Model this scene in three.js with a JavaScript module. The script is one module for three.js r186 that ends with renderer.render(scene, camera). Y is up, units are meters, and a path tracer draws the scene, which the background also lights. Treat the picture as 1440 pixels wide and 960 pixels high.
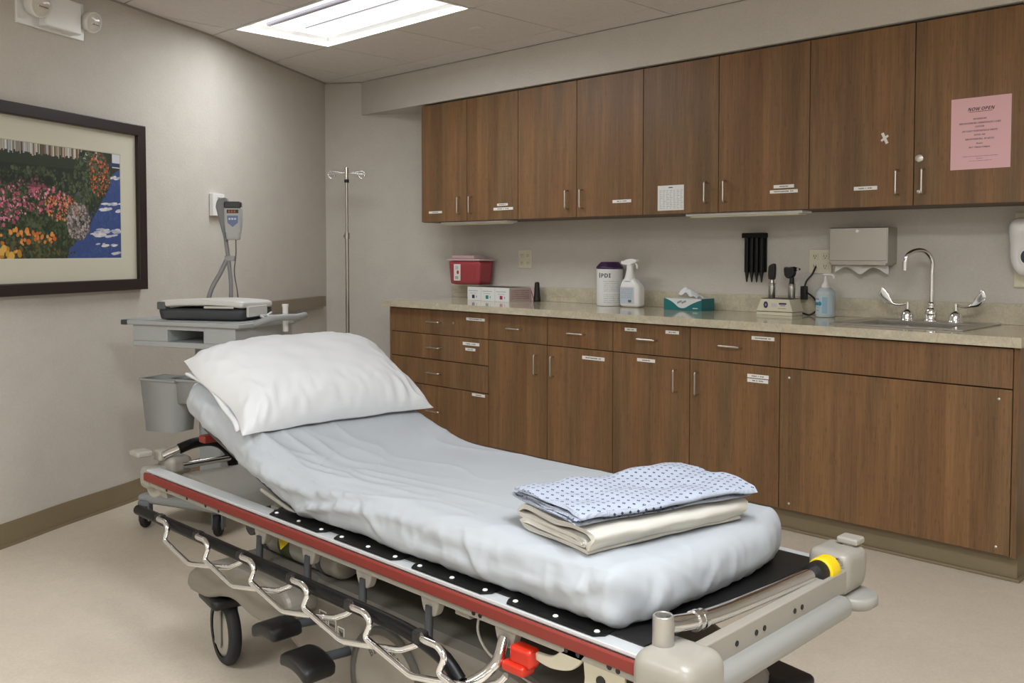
import * as THREE from 'three';
import { RoundedBoxGeometry } from 'three/addons/geometries/RoundedBoxGeometry.js';
import { RectAreaLightUniformsLib } from 'three/addons/lights/RectAreaLightUniformsLib.js';
import { mergeGeometries, mergeVertices } from 'three/addons/utils/BufferGeometryUtils.js';
import { ImprovedNoise } from 'three/addons/math/ImprovedNoise.js';

// ---------------------------------------------------------------- camera, exposure, lights
const scene = new THREE.Scene();
scene.background = new THREE.Color(0x0a0a0a);
const camera = new THREE.PerspectiveCamera(2 * Math.atan(480 / 1310) * 180 / Math.PI, 1.5, 0.05, 60);
camera.position.set(0, 1.21, 0);
camera.lookAt(-0.7039 * 10, 1.21 - 0.4046, -0.7103 * 10);
camera.setViewOffset(1440, 960, 0, 73, 1440, 960);       // a shifted lens: verticals stay nearly upright
const renderer = new THREE.WebGLRenderer({ antialias: true });
renderer.toneMapping = THREE.LinearToneMapping;
renderer.toneMappingExposure = 1.86;
renderer.shadowMap.enabled = true;
RectAreaLightUniformsLib.init();
const LAMP = { main: 4.35, room: 15.5, rear: 10.5, color: new THREE.Color(0.95, 1.0, 1.055) };
const CEIL = 2.385;
// cells of the ceiling grid taken by the fluorescent troffers: [x0, x1, z0, z1, intensity]
const TROFFERS = [
  [-4.555, -3.335, -3.10, -2.49, LAMP.main],
  [-0.895, 0.325, -1.27, -0.66, LAMP.room],
  [-2.725, -1.505, 0.56, 1.17, LAMP.rear],
  [0.325, 1.545, 0.56, 1.17, LAMP.rear],
];

// ---------------------------------------------------------------- helpers
let seed = 20240607;
const rnd = () => { seed = (seed + 0x6D2B79F5) | 0; let t = Math.imul(seed ^ (seed >>> 15), 1 | seed); t = (t + Math.imul(t ^ (t >>> 7), 61 | t)) ^ t; return ((t ^ (t >>> 14)) >>> 0) / 4294967296; };
const IN = new ImprovedNoise();
const noise = (x, y, z = 0) => IN.noise(x + 11.3, y + 7.7, z + 3.1);
const R = (d) => d * Math.PI / 180;
const clamp = (x, a, b) => Math.min(b, Math.max(a, x));
const sstep = (a, b, x) => { const t = clamp((x - a) / (b - a), 0, 1); return t * t * (3 - 2 * t); };
const V = (x, y, z) => new THREE.Vector3(x, y, z);
const used = {};
function numbered(n) { if (!(n in used)) { used[n] = 0; return n; } used[n]++; return n + '_' + String(used[n]).padStart(3, '0'); }

function plain(g) { const o = g.index ? g.toNonIndexed() : g; for (const k of Object.keys(o.attributes)) if (!['position', 'normal', 'uv'].includes(k)) o.deleteAttribute(k); if (!o.attributes.normal) o.computeVertexNormals(); if (!o.attributes.uv) o.setAttribute('uv', new THREE.BufferAttribute(new Float32Array(o.attributes.position.count * 2), 2)); o.morphAttributes = {}; return o; }
// uv in metres, taken from the face's main axis
function metreUV(g, du = 0, dv = 0, turn = false) {
  const p = g.attributes.position, n = g.attributes.normal, uv = g.attributes.uv;
  for (let i = 0; i < p.count; i++) {
    const ax = Math.abs(n.getX(i)), ay = Math.abs(n.getY(i)), az = Math.abs(n.getZ(i));
    let u, v;
    if (ay > ax && ay > az) { u = p.getX(i); v = p.getZ(i); } else if (ax > az) { u = p.getZ(i); v = p.getY(i); } else { u = p.getX(i); v = p.getY(i); }
    if (turn) uv.setXY(i, v + du, u + dv); else uv.setXY(i, u + du, v + dv);
  }
  return g;
}
function obj(name, geos, mat, parent = scene, o = {}) {
  geos = Array.isArray(geos) ? geos : [geos];
  let g;
  if (o.raw) g = geos[0];
  else { g = geos.length > 1 ? mergeGeometries(geos.map(plain)) : plain(geos[0]); if (!o.keepUV) metreUV(g, o.du ?? rnd() * 3, o.dv ?? rnd() * 3, o.turn); }
  const m = new THREE.Mesh(g, mat);
  m.name = parent === scene ? numbered(name) : name;
  m.castShadow = m.receiveShadow = true;
  parent.add(m);
  return m;
}
function tag(o, label, category, group) { o.userData.label = label; o.userData.category = category; if (group) o.userData.group = group; return o; }
function struct(o, label) { o.userData.kind = 'structure'; if (label) o.userData.label = label; return o; }
function thing(name, label, category, p = [0, 0, 0], turn = 0, group) { const g = new THREE.Group(); g.name = numbered(name); g.position.set(...p); g.rotation.y = turn; scene.add(g); return tag(g, label, category, group); }
function sub(name, parent, p = [0, 0, 0], turn = 0) { const g = new THREE.Group(); g.name = name; g.position.set(...p); g.rotation.y = turn; parent.add(g); return g; }

// box between two corners, edges rounded by r
function bx(x0, x1, y0, y1, z0, z1, r = 0, seg = 2) {
  const w = x1 - x0, h = y1 - y0, d = z1 - z0;
  const g = r > 0 ? new RoundedBoxGeometry(w, h, d, seg, Math.min(r, w / 2.01, h / 2.01, d / 2.01)) : new THREE.BoxGeometry(w, h, d);
  return g.translate((x0 + x1) / 2, (y0 + y1) / 2, (z0 + z1) / 2);
}
const cb = (w, h, d, x, y, z, r = 0, seg = 2) => bx(x - w / 2, x + w / 2, y - h / 2, y + h / 2, z - d / 2, z + d / 2, r, seg);
function cyl(r0, r1, h, x, y, z, axis = 'y', seg = 24) { const g = new THREE.CylinderGeometry(r1, r0, h, seg); if (axis === 'x') g.rotateZ(-Math.PI / 2); if (axis === 'z') g.rotateX(Math.PI / 2); return g.translate(x, y, z); }
function lathe(pts, x = 0, y = 0, z = 0, seg = 32) { return new THREE.LatheGeometry(pts.map(([a, b]) => new THREE.Vector2(a, b)), seg).translate(x, y, z); }
// tube through points: smooth curve, or straight runs with rounded bends
function tube(pts, r, o = {}) {
  const P = pts.map((p) => V(...p));
  let c;
  if (o.bend) {
    c = new THREE.CurvePath();
    let a = P[0];
    for (let i = 1; i < P.length - 1; i++) {
      const u = P[i].clone().sub(P[i - 1]), w = P[i + 1].clone().sub(P[i]);
      const b = Math.min(o.bend, u.length() * 0.48, w.length() * 0.48);
      const p0 = P[i].clone().addScaledVector(u.normalize(), -b), p1 = P[i].clone().addScaledVector(w.normalize(), b);
      c.add(new THREE.LineCurve3(a, p0)); c.add(new THREE.QuadraticBezierCurve3(p0, P[i].clone(), p1)); a = p1;
    }
    c.add(new THREE.LineCurve3(a, P[P.length - 1]));
  } else c = new THREE.CatmullRomCurve3(P, !!o.closed, 'centripetal');
  const n = o.n ?? Math.max(8, P.length * 10), g = new THREE.TubeGeometry(c, n, r, o.rs ?? 10, !!o.closed);
  if (o.closed || o.open) return g;
  const caps = [0, 1].map((t) => { const p = c.getPointAt(t), d = c.getTangentAt(t).multiplyScalar(t ? 1 : -1); const k = new THREE.CircleGeometry(r, o.rs ?? 10); k.applyQuaternion(new THREE.Quaternion().setFromUnitVectors(V(0, 0, 1), d)); return k.translate(p.x, p.y, p.z); });
  return mergeGeometries([g, ...caps].map(plain));
}
const seg = (a, b, r, s = 12) => tube([a, b], r, { n: 1, rs: s, bend: 0.001 });
function shape(pts) { const s = new THREE.Shape(); pts.forEach(([x, y], i) => (i ? s.lineTo(x, y) : s.moveTo(x, y))); return s; }
function smoothShape(pts) { const s = new THREE.Shape(); const q = pts.map(([x, y]) => new THREE.Vector2(x, y)); s.setFromPoints(new THREE.SplineCurve([...q, q[0]]).getPoints(pts.length * 6)); return s; }
function ext(s, depth, bev = 0, z = 0) { return new THREE.ExtrudeGeometry(s, { depth: depth - 2 * bev, bevelEnabled: bev > 0, bevelSize: bev, bevelThickness: bev, bevelSegments: 2, bevelOffset: -bev, curveSegments: 12 }).translate(0, 0, z + bev); }
function roundRect(w, h, r, x = 0, y = 0) { const s = new THREE.Shape(), a = x - w / 2, b = y - h / 2; s.moveTo(a + r, b); s.lineTo(a + w - r, b); s.quadraticCurveTo(a + w, b, a + w, b + r); s.lineTo(a + w, b + h - r); s.quadraticCurveTo(a + w, b + h, a + w - r, b + h); s.lineTo(a + r, b + h); s.quadraticCurveTo(a, b + h, a, b + h - r); s.lineTo(a, b + r); s.quadraticCurveTo(a, b, a + r, b); return s; }
// soft rounded block on a fine grid; f moves each vertex (p: position in the block, n: outward normal)
function soft(w, h, d, r, sx, sy, sz, f) {
  let g = new THREE.BoxGeometry(w, h, d, sx, sy, sz);
  g.deleteAttribute('uv'); g.deleteAttribute('normal');
  g = mergeVertices(g, 1e-5);
  const p = g.attributes.position, q = V(0, 0, 0), n = V(0, 0, 0), v = V(0, 0, 0);
  const e = [w / 2 - r, Math.max(0, h / 2 - r), d / 2 - r];
  for (let i = 0; i < p.count; i++) {
    v.fromBufferAttribute(p, i);
    q.set(clamp(v.x, -e[0], e[0]), clamp(v.y, -e[1], e[1]), clamp(v.z, -e[2], e[2]));
    n.copy(v).sub(q);
    if (n.lengthSq() < 1e-12) n.set(0, Math.sign(v.y), 0); else n.normalize();
    const m = Math.max(Math.abs(v.x - q.x), Math.abs(v.y - q.y), Math.abs(v.z - q.z));
    v.copy(q).addScaledVector(n, m);
    f(v, n); p.setXYZ(i, v.x, v.y, v.z);
  }
  g.computeVertexNormals();
  return g;
}
const crease = (x, w) => Math.exp(-((x < 0 ? x / w : x / (w * 0.3)) ** 2));   // a fold: soft on one side, crisp on the other
function ridge(x) { return 1 - Math.abs(x) * 2.2; }

// ---------------------------------------------------------------- textures
function dataTex(w, h, f, o = {}) {
  const a = new Uint8Array(w * h * 4);
  for (let y = 0; y < h; y++) for (let x = 0; x < w; x++) { const c = f(x / w, y / h, x, y), i = (y * w + x) * 4; a[i] = clamp(c[0], 0, 255); a[i + 1] = clamp(c[1], 0, 255); a[i + 2] = clamp(c[2], 0, 255); a[i + 3] = 255; }
  const t = new THREE.DataTexture(a, w, h, THREE.RGBAFormat);
  t.wrapS = t.wrapT = THREE.RepeatWrapping; t.magFilter = THREE.LinearFilter; t.minFilter = THREE.LinearMipmapLinearFilter; t.generateMipmaps = true;
  if (!o.linear) t.colorSpace = THREE.SRGBColorSpace;
  t.repeat.set(1 / (o.size?.[0] ?? 1), 1 / (o.size?.[1] ?? 1));
  t.needsUpdate = true;
  return t;
}
// tileable value noise on an n x m lattice
function lattice(n, m) {
  const a = Array.from({ length: n * m }, rnd), s = (t) => t * t * (3 - 2 * t);
  return (u, v) => { const x = ((u % 1 + 1) % 1) * n, y = ((v % 1 + 1) % 1) * m, i = Math.floor(x), j = Math.floor(y), fx = s(x - i), fy = s(y - j), k = (p, q) => a[((q + m) % m) * n + (p + n) % n]; return (k(i, j) * (1 - fx) + k(i + 1, j) * fx) * (1 - fy) + (k(i, j + 1) * (1 - fx) + k(i + 1, j + 1) * fx) * fy; };
}
function canvasTex(w, h, draw) { const c = document.createElement('canvas'); c.width = w; c.height = h; const x = c.getContext('2d'); draw(x, w, h); const t = new THREE.CanvasTexture(c); t.colorSpace = THREE.SRGBColorSpace; t.anisotropy = 4; return t; }

const woodTex = (() => {
  const fine = lattice(256, 8), fine2 = lattice(420, 22), slow = lattice(40, 3), pores = lattice(512, 40), tint = lattice(14, 2);
  const edges = [0]; while (edges[edges.length - 1] < 0.92) edges.push(edges[edges.length - 1] + 0.05 + rnd() * 0.07); const tones = edges.map(() => 0.94 + rnd() * 0.12);
  return dataTex(1024, 1024, (u, v) => {
    let k = 0; while (k < edges.length - 1 && u > edges[k + 1]) k++;
    let t = tones[k] * (0.86 + 0.14 * slow(u, v) + 0.12 * fine(u, v) + 0.08 * fine2(u, v));
    if (pores(u, v) > 0.8) t *= 0.9;
    const r = tint(u, v) - 0.5;
    return [120 * t + r * 10, 90 * t, 61 * t - r * 5];
  }, { size: [1.1, 1.3] });
})();
const stoneTex = (() => {
  const a = lattice(22, 22), b = lattice(90, 90), c = lattice(256, 256), s = lattice(8, 5);
  return dataTex(512, 512, (u, v) => { let t = 0.9 + 0.1 * a(u, v) + 0.06 * b(u, v) + 0.08 * (c(u, v) - 0.5); const vein = Math.abs(s(u + 0.05 * a(u, v), v) - 0.5) < 0.012 ? 0.93 : 1; t *= vein; return [200 * t, 190 * t, 166 * t]; }, { size: [0.9, 0.9] });
})();
const wallBump = (() => { const a = lattice(200, 200), b = lattice(90, 90); return dataTex(512, 512, (u, v) => { const t = 255 * (0.5 * a(u, v) + 0.5 * b(u, v)); return [t, t, t]; }, { linear: true, size: [0.5, 0.5] }); })();
const wallTex = (() => { const a = lattice(12, 12), b = lattice(180, 180); return dataTex(512, 512, (u, v) => { const t = 0.985 + 0.02 * a(u, v) + 0.03 * (b(u, v) - 0.5); return [204 * t, 198 * t, 188 * t]; }, { size: [0.8, 0.8] }); })();
const tileTex = (() => { const a = lattice(256, 256), b = lattice(40, 40); return dataTex(512, 512, (u, v) => { let t = 0.97 + 0.05 * (a(u, v) - 0.5) + 0.03 * b(u, v); if (a(u * 1 + 0.3, v) > 0.93) t *= 0.93; return [222 * t, 216 * t, 210 * t]; }, { size: [0.61, 0.61] }); })();
const floorTex = (() => { const a = lattice(256, 256), b = lattice(30, 30), c = lattice(6, 6); return dataTex(512, 512, (u, v) => { const t = 0.975 + 0.05 * (a(u, v) - 0.5) + 0.018 * b(u, v) + 0.008 * c(u, v); return [214 * t, 202 * t, 184 * t]; }, { size: [1.2, 1.2] }); })();
const weaveBump = (() => { const a = lattice(256, 256), b = lattice(30, 50); return dataTex(256, 256, (u, v) => { const t = 255 * (0.45 * a(u, v) + 0.55 * b(u, v)); return [t, t, t]; }, { linear: true, size: [0.25, 0.25] }); })();

// ---------------------------------------------------------------- materials
const hex = (h) => new THREE.Color(h);
const std = (c, rough = 0.6, o = {}) => new THREE.MeshStandardMaterial({ color: hex(c), roughness: rough, ...o });
const M = {
  wall: new THREE.MeshStandardMaterial({ map: wallTex, roughness: 0.75, bumpMap: wallBump, bumpScale: 0.0008 }),
  tile: new THREE.MeshStandardMaterial({ map: tileTex, roughness: 0.95 }),
  tbar: std(0x8d857a, 0.6),
  slab: std(0x777777, 0.9),
  floor: new THREE.MeshStandardMaterial({ map: floorTex, roughness: 0.42 }),
  base: std(0x85765c, 0.55),
  wood: new THREE.MeshPhysicalMaterial({ map: woodTex, roughness: 0.42, specularIntensity: 0.7 }),
  woodEdge: std(0x5a412c, 0.5),
  carcass: std(0x3a2a1c, 0.7),
  stone: new THREE.MeshStandardMaterial({ map: stoneTex, roughness: 0.1 }),
  nickel: std(0xcfcac2, 0.28, { metalness: 1 }),
  chrome: std(0xe6e6e6, 0.08, { metalness: 1 }),
  steel: std(0xbdbab4, 0.3, { metalness: 1 }),
  white: std(0xe9e7e2, 0.45),
  whiteGloss: std(0xeceae6, 0.25),
  paper: std(0xe6e3de, 0.85),
  black: std(0x151414, 0.45),
  blackGloss: new THREE.MeshPhysicalMaterial({ color: hex(0x0b0b0b), roughness: 0.4, specularIntensity: 0.5 }),
  rubber: std(0x232426, 0.7),
  darkGrey: std(0x3e4144, 0.5),
  grey: std(0x9a9c9c, 0.5),
  greyWarm: std(0xaaa498, 0.42),
  bedGrey: std(0x9a9489, 0.38),
  cream: std(0xdcd5bd, 0.5),
  red: std(0x7f2a20, 0.55),
  redGloss: std(0xc22a14, 0.3),
  yellow: std(0xe6c313, 0.45),
  frame: std(0x2b211f, 0.4),
  mat: std(0xcfcbb8, 0.9),
  glowWhite: new THREE.MeshStandardMaterial({ color: 0xffffff, emissive: 0xffffff, emissiveIntensity: 0.55, roughness: 0.6 }),
  glowSoft: new THREE.MeshStandardMaterial({ color: 0xf0f2f4, emissive: 0xf2f5fa, emissiveIntensity: 0.42, roughness: 0.6 }),
  lilac: std(0xb9b6c4, 0.5),
  sheet: new THREE.MeshPhysicalMaterial({ color: hex(0xadb1b5), roughness: 0.85, sheen: 0.25, bumpMap: weaveBump, bumpScale: 0.0006 }),
  mattress: std(0xd8d8d6, 0.5),
  pillow: new THREE.MeshPhysicalMaterial({ color: hex(0xd2d3d4), roughness: 0.85, sheen: 0.2, bumpMap: weaveBump, bumpScale: 0.0006 }),
  blanket: std(0xc6c2b8, 0.95),
};

// ---------------------------------------------------------------- room shell
const FZ = -3.65, UZ = -3.91, BZ = -4.26, TOP = 0.904;      // cabinet fronts, upper fronts, back wall, worktop
const LW = [[-2.86, 1.9], [-3.24, 0.95], [-3.62, 0], [-4.126, -1.196], [-4.287, -1.503], [-4.435, -1.82], [-4.57, -2.08], [-4.775, -2.49], [-5.09, -2.98], [-5.555, -3.745]];
const lwCurve = new THREE.CatmullRomCurve3(LW.map(([x, z]) => V(x, 0, z)), false, 'centripetal');
const lwPts = lwCurve.getPoints(70);
const wallX = (z) => { for (let i = 1; i < lwPts.length; i++) if (lwPts[i].z <= z) { const a = lwPts[i - 1], b = lwPts[i], t = (z - a.z) / (b.z - a.z); return a.x + (b.x - a.x) * t; } return lwPts[lwPts.length - 1].x; };
function wallFrame(z) { const a = wallX(z + 0.08), b = wallX(z - 0.08), d = Math.hypot(a - b, 0.16), tx = (b - a) / d, tz = -0.16 / d; return { p: [wallX(z), 0, z], turn: Math.atan2(-tz, tx), t: [tx, tz], n: [-tz, tx] }; }
// a strip that follows a plan polyline: from offset o0 to o1 on its left side, between heights
function strip(pts, o0, o1, y0, y1) {
  const n = pts.length, L = [], K = [];
  for (let i = 0; i < n; i++) { const a = pts[Math.max(0, i - 1)], b = pts[Math.min(n - 1, i + 1)], d = V(b.x - a.x, 0, b.z - a.z).normalize(), nx = -d.z, nz = d.x; L.push([pts[i].x + nx * o0, pts[i].z + nz * o0]); K.push([pts[i].x + nx * o1, pts[i].z + nz * o1]); }
  const s = shape([...L, ...K.reverse()].map(([x, z]) => [x, -z]));
  return new THREE.ExtrudeGeometry(s, { depth: y1 - y0, bevelEnabled: false }).rotateX(-Math.PI / 2).translate(0, y0, 0);
}
{
  struct(obj('floor', bx(-6.4, 2.0, -0.1, 0, -4.6, 2.0), M.floor, scene, { du: 0, dv: 0 }), 'beige speckled sheet vinyl floor');
  struct(obj('wall_left', strip(lwPts, -0.12, 0, 0, 2.56), M.wall), 'long warm grey painted wall with the framed picture');
  const alc = [V(-5.555, 0, -3.745), V(-4.80, 0, BZ)];
  struct(obj('wall_alcove', strip(alc, -0.12, 0, 0, 2.56), M.wall), 'warm grey painted wall behind the drip stand');
  struct(obj('wall_back', bx(-4.86, 2.0, 0, 2.56, BZ - 0.12, BZ), M.wall), 'warm grey painted wall behind the worktop');
  struct(obj('wall_right', bx(1.75, 1.87, 0, 2.56, BZ, 1.9), M.wall), 'plain warm grey painted wall');
  struct(obj('wall_rear', bx(-2.95, 1.87, 0, 2.56, 1.75, 1.87), M.wall), 'plain warm grey painted wall');
  struct(obj('soffit', bx(-5.60, 1.75, 2.160, CEIL - 0.001, BZ, -3.895), M.wall), 'warm grey boxed soffit above the upper cabinets');
  const pr = (p) => strip(p, 0.0005, 0.0075, 0, 0.1);
  const cove = (p) => strip(p, 0.0005, 0.014, 0, 0.012);
  struct(obj('baseboard_left', [pr(lwPts), cove(lwPts)], M.base), 'olive brown rubber baseboard along the picture wall');
  struct(obj('baseboard_alcove', [pr(alc), cove(alc)], M.base), 'olive brown rubber baseboard behind the drip stand');
  const bk = [V(-1.0, 0, BZ), V(1.75, 0, BZ)];
  struct(obj('baseboard_back', [pr(bk), cove(bk)], M.base), 'olive brown rubber baseboard right of the cabinets');

  // ceiling: slab above, T-bars, one mesh for each tile
  const ceil = new THREE.Group(); ceil.name = 'ceiling'; scene.add(ceil); struct(ceil, 'suspended ceiling of speckled off-white tiles');
  obj('slab', bx(-6.4, 2.0, 2.56, 2.66, -4.6, 2.0), M.slab, ceil);
  const gx = [], gz = [];
  for (let x = -4.555 - 0.61 * 2; x < 1.9; x += 0.61) gx.push(x);
  for (let z = -2.49 - 0.61 * 2; z < 1.9; z += 0.61) gz.push(z);
  gz.unshift(-3.895);
  const bars = [];
  const inLamp = (x, z) => TROFFERS.some((t) => x > t[0] + 0.05 && x < t[1] - 0.05 && z > t[2] + 0.05 && z < t[3] - 0.05);
  for (const x of gx) for (let j = 0; j < gz.length - 1; j++) if (!inLamp(x, (gz[j] + gz[j + 1]) / 2)) bars.push(bx(x - 0.012, x + 0.012, CEIL + 0.004, CEIL + 0.03, gz[j], gz[j + 1]));
  for (const z of gz.slice(1)) for (let i = 0; i < gx.length - 1; i++) if (!inLamp((gx[i] + gx[i + 1]) / 2, z)) bars.push(bx(gx[i], gx[i + 1], CEIL + 0.0045, CEIL + 0.029, z - 0.012, z + 0.012));
  obj('tee_bar_grid', bars, M.tbar, ceil);
  const gTile = {};
  for (let i = 0; i < gx.length - 1; i++) for (let j = 0; j < gz.length - 1; j++) {
    const x0 = gx[i], x1 = gx[i + 1], z0 = gz[j], z1 = gz[j + 1], cx = (x0 + x1) / 2, cz = (z0 + z1) / 2;
    if (TROFFERS.some((t) => cx > t[0] && cx < t[1] && cz > t[2] && cz < t[3])) continue;
    if (x1 < Math.min(wallX(clamp(z0, -3.74, 1.8)), wallX(clamp(z1, -3.74, 1.8))) - 0.02 || x0 > 1.75) continue;
    const key = (z1 - z0).toFixed(3);
    gTile[key] ??= metreUV(plain(cb(x1 - x0 - 0.008, 0.016, z1 - z0 - 0.008, 0, 0, 0, 0.002, 1)), 0.3, 0.3);
    const m = new THREE.Mesh(gTile[key], M.tile); m.name = 'ceiling_tile'; m.position.set(cx, CEIL + 0.008, cz); m.castShadow = m.receiveShadow = true; ceil.add(m);
  }
  const wa = strip(lwPts, 0.0005, 0.02, CEIL - 0.004, CEIL - 0.001), wb = strip(alc, 0.0005, 0.02, CEIL - 0.004, CEIL - 0.001);
  obj('edge_angle', [wa, wb], std(0xa39b8e, 0.6), ceil);
}

// ---------------------------------------------------------------- fluorescent troffers
TROFFERS.forEach(([x0, x1, z0, z1, I], i) => {
  const cx = (x0 + x1) / 2, cz = (z0 + z1) / 2, w = (x1 - x0) / 2, d = (z1 - z0) / 2;
  const t = thing('ceiling_light', ['recessed fluorescent ceiling light with two long white lenses above the patient cart', 'recessed fluorescent ceiling light beyond the foot of the stretcher', 'recessed fluorescent ceiling light near the rear wall and the picture wall', 'recessed fluorescent ceiling light near the rear wall and the plain side wall'][i], 'ceiling light', [cx, CEIL, cz], 0, undefined);
  const f = 0.014, e = 0.004;
  obj('trim_frame', [bx(-w + e, w - e, -0.002, 0.012, -d + e, -d + f + e), bx(-w + e, w - e, -0.002, 0.012, d - f - e, d - e), bx(-w + e, -w + f + e, -0.002, 0.012, -d + f, d - f), bx(w - f - e, w - e, -0.002, 0.012, -d + f, d - f)], M.white, t);
  const hh = 0.085, a = w - f, b = d - f;
  obj('housing', [bx(-a - 0.008, -a, 0, hh, -b, b), bx(a, a + 0.008, 0, hh, -b, b), bx(-a, a, 0, hh, -b - 0.008, -b), bx(-a, a, 0, hh, b, b + 0.008), bx(-a, a, hh, hh + 0.008, -b, b)], M.white, t);
  // two glowing lenses, a lilac grey spine between, thin ribs at the sides
  const lens = bx(-a + 0.004, a - 0.004, 0.05, 0.056, -b + 0.004, -0.05), lens2 = bx(-a + 0.004, a - 0.004, 0.05, 0.056, 0.02, b - 0.004);
  obj('lens', lens, M.glowSoft, t); obj('lens', lens2, M.glowWhite, t);
  obj('spine', bx(-a + 0.06, a - 0.004, 0.032, 0.054, 0.115, 0.145, 0.008), M.lilac, t);
  obj('spine', bx(-a + 0.004, a - 0.004, 0.046, 0.054, -0.055, 0.022), M.glowWhite, t);
  obj('rib', bx(-a + 0.12, a - 0.004, 0.044, 0.052, -0.068, -0.060, 0.003), M.lilac, t);
  const l = new THREE.RectAreaLight(LAMP.color, I, 2 * a - 0.02, 2 * b - 0.02);
  l.position.set(0, 0.030, 0); l.rotation.x = -Math.PI / 2; l.castShadow = true; t.add(l); l.name = 'lamp_light';
});
{ // concealed sprinkler cover
  const t = thing('sprinkler_cover', 'small round flat sprinkler cover on the ceiling tile', 'sprinkler', [-3.62, CEIL, -3.392]);
  obj('plate', lathe([[0, -0.006], [0.036, -0.006], [0.041, -0.002], [0.041, 0.003]]), M.tile, t);
  obj('collar', cyl(0.03, 0.03, 0.006, 0, 0.0, 0), M.tbar, t);
}

// ---------------------------------------------------------------- cabinets
const labelTexes = [0, 1, 2, 3].map((k) => canvasTex(256, 40, (c, w, h) => { c.fillStyle = '#efece6'; c.fillRect(0, 0, w, h); c.fillStyle = '#2b2826'; let x = 40 + k * 12; const e = w - 40 - k * 10; while (x < e) { const n = 8 + rnd() * 10; c.fillRect(x, 14, Math.min(n, e - x), 12); x += n + (rnd() > 0.8 ? 14 : 3); } c.fillStyle = '#efece6'; for (let i = 0; i < 50; i++) c.fillRect(36 + rnd() * 180, 13 + rnd() * 12, 3, 4); }));
const labelMats = labelTexes.map((t) => std(0xffffff, 0.5, { map: t }));
let labelCount = 0;
function printed(name, w, h, d, x, y, z, mat, parent) { // flat printed slip: paper body with the print on its front
  const m = obj(name, cb(w, h, d, x, y, z), M.paper, parent);
  const pl = new THREE.Mesh(new THREE.PlaneGeometry(w, h), mat); pl.name = 'print'; pl.position.set(x, y, z + d / 2 + 0.0004); pl.castShadow = false; pl.receiveShadow = true; m.add(pl);
  return m;
}
function slip(parent, x0, x1, y, z, h = 0.016) { const m = obj('label_strip', bx(x0, x1, y - h / 2, y + h / 2, z, z + 0.0015), M.paper, parent); const pl = new THREE.Mesh(new THREE.PlaneGeometry(x1 - x0, h), labelMats[labelCount++ % 4]); pl.position.set((x0 + x1) / 2, y, z + 0.0019); pl.name = 'print'; pl.receiveShadow = true; parent.add(pl); pl.name = 'label_print'; return m; }
function pull(parent, x, y, z, vertical, len = 0.105) {
  const a = len / 2, o = 0.028;
  const P = vertical ? [[x, y - a, z], [x, y - a, z + o], [x, y + a, z + o], [x, y + a, z]] : [[x - a, y, z], [x - a, y, z + o], [x + a, y, z + o], [x + a, y, z]];
  return obj('pull_handle', tube(P, 0.0048, { bend: 0.009, n: 26, rs: 8 }), M.nickel, parent);
}
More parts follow.
